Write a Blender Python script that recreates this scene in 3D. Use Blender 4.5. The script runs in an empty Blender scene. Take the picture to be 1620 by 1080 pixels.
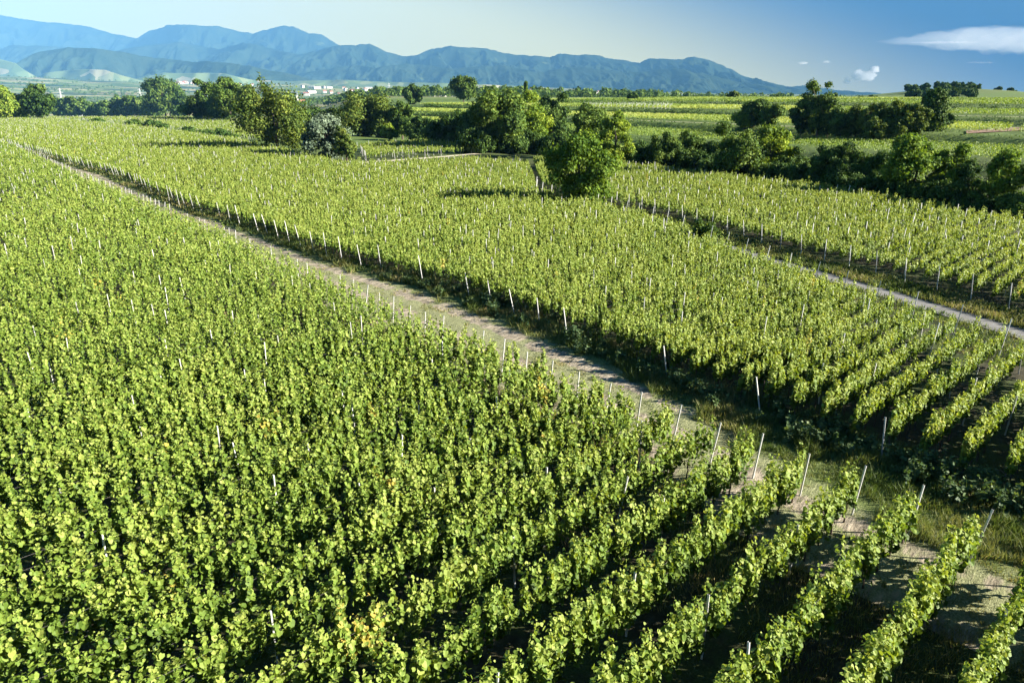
import bpy, math, random
import numpy as np
from mathutils import Vector

rng = np.random.default_rng(11)
random.seed(5)
SC = bpy.context.scene
COL = SC.collection
R = math.radians

# ------------------------------------------------------------------ camera, sky, sun, exposure
F = 1100.0                       # focal length in pixels of a 1620 wide frame
PITCH = math.atan(390 / F)
CH = 15.5
cam = bpy.data.cameras.new('camera')
cam.sensor_width = 36.0
cam.lens = F / 1620 * 36
cam.clip_start = 0.5
cam.clip_end = 200000
camo = bpy.data.objects.new('camera', cam)
COL.objects.link(camo)
camo.location = (0, 0, CH)
camo.rotation_euler = (math.pi / 2 - PITCH, 0, 0)
SC.camera = camo

SUN_AZ, SUN_EL = 97.0, 23.0
world = bpy.data.worlds.new('World')
SC.world = world
world.use_nodes = True
wn = world.node_tree
bg = wn.nodes['Background']
sky = wn.nodes.new('ShaderNodeTexSky')
sky.sky_type = 'NISHITA'
sky.sun_disc = False
sky.sun_elevation = R(SUN_EL)
sky.sun_rotation = R(SUN_AZ)
sky.air_density = 0.6
sky.dust_density = 0.0
sky.ozone_density = 6.0
# the air is very clear to the right and a thin bright veil thickens to the left (world directions)
tc = wn.nodes.new('ShaderNodeTexCoord')
sepv = wn.nodes.new('ShaderNodeSeparateXYZ'); wn.links.new(tc.outputs['Generated'], sepv.inputs[0])
lift = wn.nodes.new('ShaderNodeMath'); lift.operation = 'MULTIPLY_ADD'
wn.links.new(sepv.outputs['Z'], lift.inputs[0]); lift.inputs[1].default_value = 6.0; lift.inputs[2].default_value = 0.15
comb = wn.nodes.new('ShaderNodeCombineXYZ')
wn.links.new(sepv.outputs['X'], comb.inputs[0]); wn.links.new(sepv.outputs['Y'], comb.inputs[1]); wn.links.new(lift.outputs[0], comb.inputs[2])
nrm = wn.nodes.new('ShaderNodeVectorMath'); nrm.operation = 'NORMALIZE'; wn.links.new(comb.outputs[0], nrm.inputs[0])
wn.links.new(nrm.outputs[0], sky.inputs['Vector'])
dotl = wn.nodes.new('ShaderNodeVectorMath'); dotl.operation = 'DOT_PRODUCT'
wn.links.new(tc.outputs['Generated'], dotl.inputs[0]); dotl.inputs[1].default_value = (-.80, .60, -3.0)
veil = wn.nodes.new('ShaderNodeMapRange'); veil.interpolation_type = 'SMOOTHSTEP'
wn.links.new(dotl.outputs['Value'], veil.inputs[0])
veil.inputs[1].default_value = -0.15; veil.inputs[2].default_value = 0.42; veil.inputs[4].default_value = 0.95
vmix = wn.nodes.new('ShaderNodeMix'); vmix.data_type = 'RGBA'
hs = wn.nodes.new('ShaderNodeHueSaturation'); hs.inputs['Saturation'].default_value = 1.6; hs.inputs['Value'].default_value = .42
wn.links.new(sky.outputs[0], hs.inputs['Color'])
wn.links.new(veil.outputs[0], vmix.inputs[0]); wn.links.new(hs.outputs[0], vmix.inputs[6])
vmix.inputs[7].default_value = (4.9, 4.2, 1.6, 1)
wn.links.new(vmix.outputs[2], bg.inputs['Color'])
bg.inputs['Strength'].default_value = 0.05

sun = bpy.data.lights.new('sun', 'SUN')
sun.energy = 5.0
sun.angle = R(0.5)
sun.color = (1.0, 0.93, 0.80)
suno = bpy.data.objects.new('sun', sun)
COL.objects.link(suno)
sdir = Vector((math.sin(R(SUN_AZ)) * math.cos(R(SUN_EL)), math.cos(R(SUN_AZ)) * math.cos(R(SUN_EL)), math.sin(R(SUN_EL))))
suno.rotation_euler = sdir.to_track_quat('Z', 'Y').to_euler()
suno.location = (60, -20, 80)

SC.view_settings.view_transform = 'Standard'
SC.view_settings.look = 'None'
SC.view_settings.exposure = 3.22
SC.view_settings.gamma = 1
cy = SC.cycles
cy.max_bounces = 12
cy.diffuse_bounces = 1
cy.glossy_bounces = 1
cy.transmission_bounces = 1
cy.volume_bounces = 10
cy.transparent_max_bounces = 6
cy.use_denoising = True

# ------------------------------------------------------------------ small helpers
def sstep(a, b, x):
    t = np.clip((np.asarray(x, float) - a) / (b - a), 0, 1)
    return t * t * (3 - 2 * t)

def vnoise(x, y, seed=0):
    """smooth value noise, -1..1"""
    x = np.asarray(x, float); y = np.asarray(y, float)
    xi = np.floor(x).astype(np.int64); yi = np.floor(y).astype(np.int64)
    fx = x - xi; fy = y - yi
    fx = fx * fx * (3 - 2 * fx); fy = fy * fy * (3 - 2 * fy)
    def h(a, b):
        n = (a * 374761393 + b * 668265263 + seed * 1442695041) & 0x7fffffff
        n = ((n ^ (n >> 13)) * 1274126177) & 0x7fffffff
        return ((n ^ (n >> 16)) & 0xffff) / 32767.5 - 1
    return (h(xi, yi) * (1 - fx) + h(xi + 1, yi) * fx) * (1 - fy) + (h(xi, yi + 1) * (1 - fx) + h(xi + 1, yi + 1) * fx) * fy

def fbm(x, y, o=4, seed=0):
    s = 0; a = 1; t = 0
    for k in range(o):
        s = s + a * vnoise(np.asarray(x) * 2 ** k, np.asarray(y) * 2 ** k, seed + k * 17); t += a; a *= 0.5
    return s / t

HILL_E = [-1e5, 0, 20, 55, 70, 77, 122, 129, 192, 199, 282, 288, 420, 620, 1000, 1700, 3000, 1e6]
HILL_Z = [0, 0, -1.6, -2.4, -2.4, 0.4, 0.6, 4.0, 4.2, 7.4, 7.7, 10.2, 11.4, 12, 7, -10, -25, -25]

def ground_z(x, y):
    x = np.asarray(x, float); y = np.asarray(y, float)
    r = np.hypot(x, y)
    px = 810 + 1167 * x / np.maximum(y, 1)
    px = np.where(y < 1, np.where(x > 0, 4000, -4000), px)
    e = 0.83 * (x - 21.5) + 0.556 * (y - 161) + 70 * vnoise(x / 260 + 4.3, y / 260 + 1.7, 3) * sstep(30, 260, 0.83 * x + 0.556 * y - 107)
    hr = np.interp(e, HILL_E, HILL_Z)
    hl = np.interp(y, [-1e6, 480, 600, 900, 1500, 1e6], [0, 0, -4, -15, -25, -25])
    w = sstep(430, 610, px)
    h = hl * (1 - w) + hr * w
    h = h + 13 * np.exp(-(((x - 610) / 110) ** 2 + ((y - 1010) / 170) ** 2)) + 10 * np.exp(-(((x - 850) / 230) ** 2 + ((y - 1080) / 150) ** 2))
    fh = np.interp(px, [-500, 0, 300, 700, 1000, 1300, 2200], [210, 210, 170, 120, 75, 35, 20])
    h = h + fh * sstep(3800, 9800, r) * sstep(-500, 3000, y)
    h = h + 30 * fbm(x / 900, y / 900, 3, 9) * sstep(4500, 8500, r) * np.clip(fh / 200, 0, 1)
    return h

def PW(px, py):
    """where the view through a pixel of the photograph meets the ground"""
    dx = (px - 810) / F; dy = (py - 540) / F
    d = np.array([dx, math.cos(PITCH) - dy * math.sin(PITCH), -math.sin(PITCH) - dy * math.cos(PITCH)])
    t = 8 * 1.004 ** np.arange(2200)
    X = d[0] * t; Y = d[1] * t; Z = CH + d[2] * t
    hit = np.nonzero(Z <= ground_z(X, Y))[0]
    k = hit[0] if len(hit) else len(t) - 1
    return float(X[k]), float(Y[k]), float(ground_z(X[k], Y[k]))

def ray(px, Y):
    return (px - 810) / 1167 * Y, Y

def project(P):
    x, y, z = P[..., 0], P[..., 1], P[..., 2] - CH
    zc = y * math.cos(PITCH) - z * math.sin(PITCH)
    yc = y * math.sin(PITCH) + z * math.cos(PITCH)
    zs = np.where(zc > 0.5, zc, 1e-3)
    return np.where(zc > 0.5, 810 + F * x / zs, 1e6), np.where(zc > 0.5, 540 - F * yc / zs, 1e6)

def np_mesh(name, V, faces, mats=(), tint=None, midx=None, smooth=False):
    me = bpy.data.meshes.new(name)
    V = np.ascontiguousarray(V, np.float32).reshape(-1, 3)
    faces = [np.asarray(f, np.int32) for f in (faces if isinstance(faces, list) else [faces])]
    faces = [f for f in faces if len(f)]
    me.vertices.add(len(V)); me.vertices.foreach_set('co', V.ravel())
    li = np.concatenate([f.ravel() for f in faces]); tot = np.concatenate([np.full(len(f), f.shape[1], np.int32) for f in faces])
    st = np.concatenate([[0], np.cumsum(tot)[:-1]]).astype(np.int32)
    me.loops.add(len(li)); me.loops.foreach_set('vertex_index', li.astype(np.int32))
    me.polygons.add(len(tot)); me.polygons.foreach_set('loop_start', st)
    for m in mats:
        me.materials.append(m)
    if midx is not None:
        me.polygons.foreach_set('material_index', np.asarray(midx, np.int32))
    me.polygons.foreach_set('use_smooth', np.full(len(tot), smooth, bool))
    if tint is not None:
        a = me.attributes.new('tint', 'FLOAT', 'FACE'); a.data.foreach_set('value', np.asarray(tint, np.float32))
    me.update(calc_edges=True)
    return me

def tag(o, label=None, cat=None, group=None, kind=None):
    if label: o['label'] = label
    if cat: o['category'] = cat
    if group: o['group'] = group
    if kind: o['kind'] = kind
    return o

def obj(name, me, parent=None, loc=None):
    o = bpy.data.objects.new(name, me)
    COL.objects.link(o)
    if parent is not None: o.parent = parent
    if loc is not None: o.location = loc
    return o

def empty(name, loc=(0, 0, 0), rz=0.0):
    o = bpy.data.objects.new(name, None)
    o.empty_display_size = 0.2
    COL.objects.link(o); o.location = loc; o.rotation_euler = (0, 0, rz)
    return o

class MB:
    """collects simple solids with material slots"""
    def __init__(self): self.v = []; self.q = []; self.t = []; self.m = []; self.mt = []
    def add(self, V, Q=(), T=(), m=0):
        b = len(self.v); self.v += [tuple(p) for p in V]
        for f in Q: self.q.append([b + i for i in f]); self.m.append(m)
        for f in T: self.t.append([b + i for i in f]); self.mt.append(m)
    def box(self, c, s, m=0):
        x, y, z = c; a, b, d = s[0] / 2, s[1] / 2, s[2] / 2
        self.add([(x + i * a, y + j * b, z + k * d) for k in (-1, 1) for j in (-1, 1) for i in (-1, 1)],
                 [(0, 2, 3, 1), (4, 5, 7, 6), (0, 1, 5, 4), (2, 6, 7, 3), (0, 4, 6, 2), (1, 3, 7, 5)], m=m)
    def tube(self, pts, rad, n=6, m=0):
        pts = [Vector(p) for p in pts]; rings = []; V = []
        for i, p in enumerate(pts):
            d = (pts[min(i + 1, len(pts) - 1)] - pts[max(i - 1, 0)]).normalized()
            u = d.cross(Vector((0.13, 0.95, 0.29))).normalized(); w = d.cross(u)
            r = rad[i] if hasattr(rad, '__len__') else rad
            V += [p + (u * math.cos(2 * math.pi * k / n) + w * math.sin(2 * math.pi * k / n)) * r for k in range(n)]
        Q = [(i * n + k, i * n + (k + 1) % n, (i + 1) * n + (k + 1) % n, (i + 1) * n + k) for i in range(len(pts) - 1) for k in range(n)]
        b = len(V); V += [pts[0], pts[-1]]
        T = [(b, (k + 1) % n, k) for k in range(n)] + [(b + 1, (len(pts) - 1) * n + k, (len(pts) - 1) * n + (k + 1) % n) for k in range(n)]
        self.add(V, Q, T, m)
    def mesh(self, name, mats):
        return np_mesh(name, np.array(self.v), [np.array(self.q, int).reshape(-1, 4), np.array(self.t, int).reshape(-1, 3)], mats, midx=self.m + self.mt)

# ------------------------------------------------------------------ materials
def new_mat(name):
    m = bpy.data.materials.new(name); m.use_nodes = True
    nt = m.node_tree
    p = nt.nodes['Principled BSDF']
    return m, nt, p

def ramp(nt, stops, fac=None, interp='LINEAR'):
    r = nt.nodes.new('ShaderNodeValToRGB'); r.color_ramp.interpolation = interp
    el = r.color_ramp.elements
    while len(el) < len(stops): el.new(0.5)
    for e, (p, c) in zip(el, stops):
        e.position = p; e.color = (*c, 1)
    if fac is not None: nt.links.new(fac, r.inputs[0])
    return r

def noise(nt, scale, detail=4, rough=0.6, vec=None):
    n = nt.nodes.new('ShaderNodeTexNoise'); n.inputs['Scale'].default_value = scale
    n.inputs['Detail'].default_value = detail; n.inputs['Roughness'].default_value = rough
    if vec is not None: nt.links.new(vec, n.inputs['Vector'])
    return n.outputs['Fac']

def mixc(nt, fac, a, b):
    m = nt.nodes.new('ShaderNodeMix'); m.data_type = 'RGBA'
    for s, v in ((0, fac), (6, a), (7, b)):
        if hasattr(v, 'links') or isinstance(v, bpy.types.NodeSocket): nt.links.new(v, m.inputs[s])
        elif s == 0: m.inputs[s].default_value = v
        else: m.inputs[s].default_value = (*v, 1)
    return m.outputs[2]

def math_n(nt, op, a, b=None, clamp=False):
    m = nt.nodes.new('ShaderNodeMath'); m.operation = op; m.use_clamp = clamp
    for i, v in enumerate((a, b)):
        if v is None: continue
        if isinstance(v, bpy.types.NodeSocket): nt.links.new(v, m.inputs[i])
        else: m.inputs[i].default_value = v
    return m.outputs[0]

def remap(nt, v, a, b):
    m = nt.nodes.new('ShaderNodeMapRange'); m.interpolation_type = 'SMOOTHSTEP'
    nt.links.new(v, m.inputs[0]); m.inputs[1].default_value = a; m.inputs[2].default_value = b
    return m.outputs[0]

def position(nt):
    return nt.nodes.new('ShaderNodeNewGeometry').outputs['Position']

def bump(nt, p, h, strength, dist):
    b = nt.nodes.new('ShaderNodeBump'); b.inputs['Strength'].default_value = strength; b.inputs['Distance'].default_value = dist
    nt.links.new(h, b.inputs['Height']); nt.links.new(b.outputs[0], p.inputs['Normal'])

def leaf_mat(name, stops, trans=0.35, rough=0.7, spec=0.12, ttint=(1.25, 1.15, 0.45)):
    m, nt, p = new_mat(name)
    a = nt.nodes.new('ShaderNodeAttribute'); a.attribute_name = 'tint'
    r = ramp(nt, stops, a.outputs['Fac'])
    nt.links.new(r.outputs[0], p.inputs['Base Color'])
    p.inputs['Roughness'].default_value = rough
    p.inputs['Specular IOR Level'].default_value = spec
    t = nt.nodes.new('ShaderNodeBsdfTranslucent')
    mm = nt.nodes.new('ShaderNodeMix'); mm.data_type = 'RGBA'; mm.blend_type = 'MULTIPLY'; mm.inputs[0].default_value = 1
    nt.links.new(r.outputs[0], mm.inputs[6]); mm.inputs[7].default_value = (*ttint, 1)
    nt.links.new(mm.outputs[2], t.inputs[0])
    mx = nt.nodes.new('ShaderNodeMixShader'); mx.inputs[0].default_value = trans
    nt.links.new(p.outputs[0], mx.inputs[1]); nt.links.new(t.outputs[0], mx.inputs[2])
    nt.links.new(mx.outputs[0], nt.nodes['Material Output'].inputs[0])
    return m

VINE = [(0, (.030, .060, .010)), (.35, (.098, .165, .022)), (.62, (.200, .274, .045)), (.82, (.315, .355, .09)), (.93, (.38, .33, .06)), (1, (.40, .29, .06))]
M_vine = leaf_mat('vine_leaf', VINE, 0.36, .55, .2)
def dim(stops, k, mul=(1, 1, 1)):
    return [(p, tuple(c * k * m for c, m in zip(cc, mul))) for p, cc in stops]
TREE = [(0, (.020, .047, .010)), (.5, (.070, .128, .021)), (1, (.165, .225, .04))]
M_tree = {
    'broad': leaf_mat('broad_leaf', TREE, .25),
    'dark': leaf_mat('dark_leaf', dim(TREE, .75, (.9, 1, 1.1)), .2),
    'bright': leaf_mat('bright_leaf', dim(TREE, 1.7, (1.2, 1.05, .7)), .35),
    'walnut': leaf_mat('walnut_leaf', dim(TREE, 1.35, (1.05, 1.05, .75)), .35),
    'olive': leaf_mat('olive_leaf', dim(TREE, 1.0, (1.15, 1.0, 1.0)), .25),
    'silver': leaf_mat('silver_leaf', [(0, (.05, .08, .05)), (.5, (.11, .155, .10)), (1, (.21, .27, .185))], .2),
    'willow': leaf_mat('willow_leaf', dim(TREE, 1.9, (1.2, 1, .8)), .3),
    'soft': leaf_mat('soft_leaf', dim(TREE, 1.35, (1.0, 1, 1.35)), .25),
}
M_grass = leaf_mat('grass_blade', [(0, (.035, .065, .012)), (.5, (.09, .13, .03)), (.8, (.20, .20, .07)), (1, (.34, .27, .13))], .3, .6, .2, (1.1, 1.1, .6))
M_weed = leaf_mat('weed_leaf', [(0, (.03, .06, .022)), (.5, (.07, .12, .045)), (1, (.15, .19, .07))], .3, .6, .2)

def bark(name, c):
    m, nt, p = new_mat(name)
    n = noise(nt, 9, 5)
    r = ramp(nt, [(.3, tuple(v * .5 for v in c)), (.7, tuple(v * 1.3 for v in c))], n)
    nt.links.new(r.outputs[0], p.inputs['Base Color']); p.inputs['Roughness'].default_value = .9
    bump(nt, p, n, .6, .03)
    return m
M_bark = bark('bark', (.10, .075, .055))
M_vbark = bark('vine_bark', (.085, .06, .045))

def steel(name, c, metal=.2, rough=.5):
    m, nt, p = new_mat(name)
    n = noise(nt, 14, 4)
    r = ramp(nt, [(.3, tuple(v * .75 for v in c)), (.7, c)], n)
    nt.links.new(r.outputs[0], p.inputs['Base Color']); p.inputs['Roughness'].default_value = rough; p.inputs['Metallic'].default_value = metal
    return m
M_post = steel('galvanised_steel', (.58, .58, .57))
M_wire = steel('dull_wire', (.16, .15, .14), 0, .8)
M_pylon = steel('pylon_steel', (.55, .57, .58))
M_wood = bark('weathered_wood', (.42, .33, .24))
M_blue = steel('blue_sleeve', (.10, .24, .42), 0, .6)

def plain_mat(name, c, rough=.8, var=.25, sc=.4):
    m, nt, p = new_mat(name)
    n = noise(nt, sc, 4, .6, position(nt))
    r = ramp(nt, [(.3, tuple(v * (1 - var) for v in c)), (.7, tuple(min(1, v * (1 + var)) for v in c))], n)
    nt.links.new(r.outputs[0], p.inputs['Base Color']); p.inputs['Roughness'].default_value = rough
    return m
M_wall = plain_mat('white_render', (.72, .69, .63))
M_cream = plain_mat('cream_render', (.60, .50, .38))
M_roof = plain_mat('red_tile', (.33, .12, .075))
M_grey = plain_mat('grey_sheet_roof', (.45, .45, .46))
M_film = plain_mat('greenhouse_film', (.78, .80, .80), .5, .08)

# ------------------------------------------------------------------ ground
def ground_material():
    m, nt, p = new_mat('ground_surface')
    pos = position(nt)
    ln = nt.nodes.new('ShaderNodeVectorMath'); ln.operation = 'LENGTH'; nt.links.new(pos, ln.inputs[0])
    dist = ln.outputs['Value']
    n1 = noise(nt, .35, 5, .65, pos); n2 = noise(nt, 2.6, 5, .7, pos); n3 = noise(nt, 14, 3, .6, pos)
    soil = ramp(nt, [(.3, (.018, .018, .010)), (.55, (.040, .036, .020)), (.75, (.10, .085, .05))], n2)
    grass = ramp(nt, [(.3, (.018, .03, .008)), (.6, (.05, .065, .018)), (.8, (.14, .13, .055))], n3)
    near = mixc(nt, remap(nt, n1, .42, .58), soil.outputs[0], grass.outputs[0])
    # fields of the plain and the hills
    vor = nt.nodes.new('ShaderNodeTexVoronoi'); vor.feature = 'F1'; vor.distance = 'CHEBYCHEV'
    mp = nt.nodes.new('ShaderNodeMapping'); mp.inputs['Rotation'].default_value = (0, 0, .5); mp.inputs['Scale'].default_value = (.0042, .0085, .0001)
    nt.links.new(pos, mp.inputs[0]); nt.links.new(mp.outputs[0], vor.inputs['Vector']); vor.inputs['Scale'].default_value = 1
    sep = nt.nodes.new('ShaderNodeSeparateColor'); nt.links.new(vor.outputs['Color'], sep.inputs[0])
    field = ramp(nt, [(0, (.05, .085, .022)), (.3, (.09, .14, .035)), (.5, (.13, .18, .05)), (.68, (.24, .24, .10)), (.82, (.34, .29, .15)), (.93, (.10, .10, .05))], sep.outputs[0])
    tex = ramp(nt, [(.3, (.7, .7, .7)), (.7, (1.2, 1.2, 1.2))], noise(nt, .06, 4, .6, pos))
    mul = nt.nodes.new('ShaderNodeMix'); mul.data_type = 'RGBA'; mul.blend_type = 'MULTIPLY'; mul.inputs[0].default_value = 1
    nt.links.new(field.outputs[0], mul.inputs[6]); nt.links.new(tex.outputs[0], mul.inputs[7])
    wood = remap(nt, noise(nt, .0011, 5, .6, pos), .53, .58)
    far = mixc(nt, wood, mul.outputs[2], (.022, .045, .016))
    hillg = ramp(nt, [(.3, (.05, .085, .02)), (.6, (.10, .145, .035)), (.8, (.16, .18, .06))], noise(nt, .9, 5, .7, pos))
    mid = mixc(nt, remap(nt, dist, 150, 260), near, hillg.outputs[0])
    colr = mixc(nt, remap(nt, dist, 900, 1600), mid, far)
    nt.links.new(colr, p.inputs['Base Color']); p.inputs['Roughness'].default_value = .95
    p.inputs['Specular IOR Level'].default_value = .15
    bump(nt, p, n2, .7, .12)
    return m

def build_ground():
    na = 720
    az = np.concatenate([np.linspace(-60, 60, 520, endpoint=False), np.linspace(60, 300, 121)[:-1]])
    az = np.radians(az)
    rad = np.concatenate([[0.0], np.linspace(6, 120, 12), np.geomspace(126, 1500, 190), np.geomspace(1540, 60000, 110)])
    A, RR = np.meshgrid(az, rad)
    X = RR * np.sin(A); Y = RR * np.cos(A); Z = ground_z(X, Y)
    n = len(az); V = np.stack([X, Y, Z], -1).reshape(-1, 3)
    i, j = np.meshgrid(np.arange(len(rad) - 1), np.arange(n), indexing='ij')
    a = i * n + j; b = i * n + (j + 1) % n; c = (i + 1) * n + (j + 1) % n; d = (i + 1) * n + j
    Q = np.stack([a, d, c, b], -1).reshape(-1, 4)
    o = obj('ground', np_mesh('ground', V, Q, [ground_material()], smooth=True))
    tag(o, kind='structure')
build_ground()

# ------------------------------------------------------------------ mountains
def mountain_material():
    m, nt, p = new_mat('mountain_forest')
    pos = position(nt)
    n = noise(nt, .0022, 6, .65, pos); n2 = noise(nt, .0009, 4, .6, pos)
    forest = ramp(nt, [(.3, (.010, .022, .014)), (.7, (.034, .050, .026))], n)
    c = mixc(nt, remap(nt, n2, .66, .72), forest.outputs[0], (.10, .13, .045))
    nt.links.new(c, p.inputs['Base Color']); p.inputs['Roughness'].default_value = 1
    p.inputs['Specular IOR Level'].default_value = 0
    bump(nt, p, n, .8, 60)
    return m
M_mount = mountain_material()
def hillvine_material():
    m, nt, p = new_mat('hillside_vineyards')
    pos = position(nt)
    vor = nt.nodes.new('ShaderNodeTexVoronoi'); vor.inputs['Scale'].default_value = .006; nt.links.new(pos, vor.inputs['Vector'])
    sep = nt.nodes.new('ShaderNodeSeparateColor'); nt.links.new(vor.outputs['Color'], sep.inputs[0])
    f = ramp(nt, [(0, (.06, .10, .03)), (.45, (.10, .145, .05)), (.75, (.15, .18, .07)), (.95, (.26, .24, .14))], sep.outputs[0])
    nt.links.new(f.outputs[0], p.inputs['Base Color']); p.inputs['Roughness'].default_value = 1
    return m
M_hvine = hillvine_material()

def ridge(name, prof, D, wf, wb, seed, spur, base=-60, mat=None, taper=True):
    """a mountain range: its crest runs at distance D, spurs and gullies run down towards the plain"""
    px = np.array([q[0] for q in prof], float); py = np.array([q[1] for q in prof], float)
    xs = np.linspace(px[0], px[-1], int(max(160, (px[-1] - px[0]) / 1.3)))
    crest = CH + (150 - np.interp(xs, px, py)) * D / 1167
    ts = np.concatenate([-np.linspace(1, 0, 110)[:-1], np.linspace(0, 1, 22)])
    crest = crest + D / 1167 * (1.7 * fbm(xs / 26, xs * 0 + seed, 3, seed + 31) + .8 * fbm(xs / 7, xs * 0 + seed, 2, seed + 33)) * (np.abs(wf) > 1500)
    X0 = (xs - 810) / 1167 * D
    Xg, T = np.meshgrid(X0, ts); Cg = np.meshgrid(crest, ts)[0]
    wob = 0.25 * wf * fbm(Xg / (wf * .5), T * 0 + seed, 3, seed)
    Yg = D + np.where(T < 0, T * wf, T * wb) + wob * (1 - np.abs(T))
    fall = (1 - np.abs(T)) ** np.where(T < 0, 1.15, 1.0)
    sc = spur
    wx = Xg + 0.35 * sc * fbm(Xg / sc, Yg / sc, 3, seed + 5)
    rid = 1 - np.abs(fbm(wx / sc, Yg / (sc * 2.2), 5, seed + 2)) * 2.6 + .35 * (1 - np.abs(fbm(wx / sc * 2.7, Yg / (sc * .9), 4, seed + 8)) * 3)
    rel = np.clip(Cg - base, 0, None)
    amp = np.sin(np.clip(np.abs(T) * 1.25, 0, 1) * math.pi) ** .8 * np.where(T < 0, .42, .2)
    Z = base + rel * fall + rel * amp * .8 * (np.minimum(rid, 1.25) - 1.15)
    n = len(xs); V = np.stack([Xg, Yg, Z], -1).reshape(-1, 3)
    i, j = np.meshgrid(np.arange(len(ts) - 1), np.arange(n - 1), indexing='ij')
    Q = np.stack([i * n + j, i * n + j + 1, (i + 1) * n + j + 1, (i + 1) * n + j], -1).reshape(-1, 4)
    o = obj(name, np_mesh(name, V, Q, [mat or M_mount], smooth=True))
    tag(o, kind='structure')

ridge('mountains', [(-400, 20), (-150, 24), (0, 31), (50, 40), (80, 44), (120, 46), (150, 50), (190, 60), (222, 67), (250, 58), (300, 54), (350, 54), (372, 53), (395, 59), (413, 62), (440, 54), (460, 51), (482, 54), (500, 62), (518, 63), (538, 76), (565, 90), (640, 120), (700, 145)], 24000, 6500, 2200, 3, 1300)
ridge('mountains', [(-400, 60), (-100, 78), (0, 84), (60, 80), (130, 82), (210, 88), (290, 72), (345, 82), (395, 73), (440, 84), (490, 92), (540, 80), (592, 77), (622, 89), (642, 93), (662, 92), (685, 84), (715, 79), (770, 81), (800, 86), (850, 93), (870, 95), (886, 89), (910, 90), (950, 92), (990, 98), (1012, 102), (1025, 96), (1050, 98), (1075, 98), (1098, 94), (1130, 100), (1160, 110), (1190, 122), (1215, 130), (1240, 136), (1265, 138), (1280, 135), (1300, 139), (1340, 144), (1385, 149), (1430, 153), (1500, 156)], 18500, 5200, 4500, 21, 950)
ridge('mountains', [(420, 140), (470, 118), (520, 112), (560, 106), (600, 112), (650, 104), (720, 112), (790, 106), (850, 116), (920, 108), (990, 118), (1060, 112), (1120, 122), (1180, 133), (1240, 141), (1300, 147), (1350, 152)], 15500, 2600, 2600, 40, 750)
ridge('hills', [(20, 140), (55, 118), (70, 100), (100, 88), (140, 83), (165, 84), (200, 87), (250, 95), (300, 100), (380, 104), (430, 112), (480, 122), (540, 140)], 12000, 2200, 2400, 55, 600)
ridge('hills', [(25, 140), (60, 126), (80, 119), (115, 114), (150, 113), (182, 114), (210, 123), (240, 132), (260, 140)], 9800, 900, 1200, 61, 2500, mat=M_hvine)
ridge('hills', [(-300, 85), (-60, 92), (0, 97), (25, 103), (48, 118), (70, 132), (90, 142)], 10200, 1200, 1200, 66, 2500, mat=M_hvine)
ridge('hills', [(180, 140), (230, 127), (275, 118), (300, 119), (335, 118), (365, 119), (400, 128), (460, 130), (540, 128), (610, 131), (700, 133), (800, 136), (900, 141), (960, 147)], 10400, 1300, 1400, 71, 2300, mat=M_hvine)

# ------------------------------------------------------------------ vineyards
UDIR = np.array([math.sin(R(47)), math.cos(R(47))])      # along the rows
NDIR = np.array([math.cos(R(47)), -math.sin(R(47))])     # across the rows, to the right

def wpoly(pts):
    return np.array([PW(*p)[:2] if len(p) == 2 else p[1:] for p in pts])

L_LINE = [(-230, 300), (-148, 216), (-75.9, 128.7), (-30.1, 75.1), (-12.7, 53.6), (-0.4, 38.1), (5.9, 29.9), (10.4, 25.3), (13.9, 22.2), (17.3, 18.6), (20.6, 15.2), (24.5, 11), (30, 5)]
M_LINE = [(-250, 325), (-171, 240.6), (-132.6, 200.9), (-100.4, 164.4), (-81.6, 145.6), (-47.1, 101.1), (-34.5, 88.1), (-17.1, 67.5), (-10.4, 61.8), (-2.1, 54.5), (6.8, 44.4), (12.2, 37.6), (18.6, 30.4), (21.9, 26.8), (26, 22.5), (33, 15), (39, 8)]
L_LINE = np.array(L_LINE); M_LINE = np.array(M_LINE)
M_LINE = M_LINE - UDIR * (2.8 * (1 - sstep(34, 66, M_LINE[:, 1])))[:, None]
L_LINE = L_LINE - UDIR * (1.5 * sstep(26, 50, L_LINE[:, 1]))[:, None]
ROAD = np.array([(5, 113), (11.0, 101.5), (17.0, 90.5), (21.4, 79.5), (25.3, 68.5), (31.4, 54.5), (35.6, 44.0), (39.5, 34), (44, 22), (50, 6)])
def offset_line(P, d):
    T = np.gradient(P, axis=0); T /= np.linalg.norm(T, axis=1)[:, None]
    return P + d * np.stack([-T[:, 1], T[:, 0]], 1)
sgn = 1 if np.dot(offset_line(ROAD, 1)[5] - ROAD[5], (1, 0)) > 0 else -1
_T = offset_line(ROAD, sgn) - ROAD
M_RIGHT = ROAD - _T * np.array([1.6, 1.7, 1.8, 2.2, 4.0, 6.0, 6.4, 6.4, 6.4, 6.4])[:, None]
R_LEFT = ROAD + _T * 4.4
FAR_M = np.array([(-420, 560), (-333, 474.3), (-271.5, 440.9), (-173.4, 343.5), (-90.7, 240.6), (-38, 158), (-26, 158), (-12, 166), (3.5, 160), (4, 124)])
FAR_R = np.array([(10.5, 172), (21.5, 160), (34.2, 141), (50, 116), (56.5, 98), (61.5, 84), (70, 66), (82, 40)])
POLY = {
    'near': np.concatenate([L_LINE, [(26, -6), (-260, -6), (-330, 240)]]),
    'middle': np.concatenate([M_LINE[::-1], FAR_M, M_RIGHT]),
    'right': np.concatenate([R_LEFT[::-1], [(5.2, 122), (4.8, 166)], FAR_R]),
    'back': np.array([(-330, 492), (-262, 446), (-165, 345), (-88, 250), (-70, 262), (-88, 330), (-140, 430), (-230, 520)]),
    'pocket': np.array([(-36, 178), (-22, 186), (-11.5, 200), (-14, 222), (-26, 232), (-46, 216)]),
}
SPACING = {'near': 2.0, 'middle': 1.5, 'right': 1.4, 'back': 1.9, 'pocket': 1.8}

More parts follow.
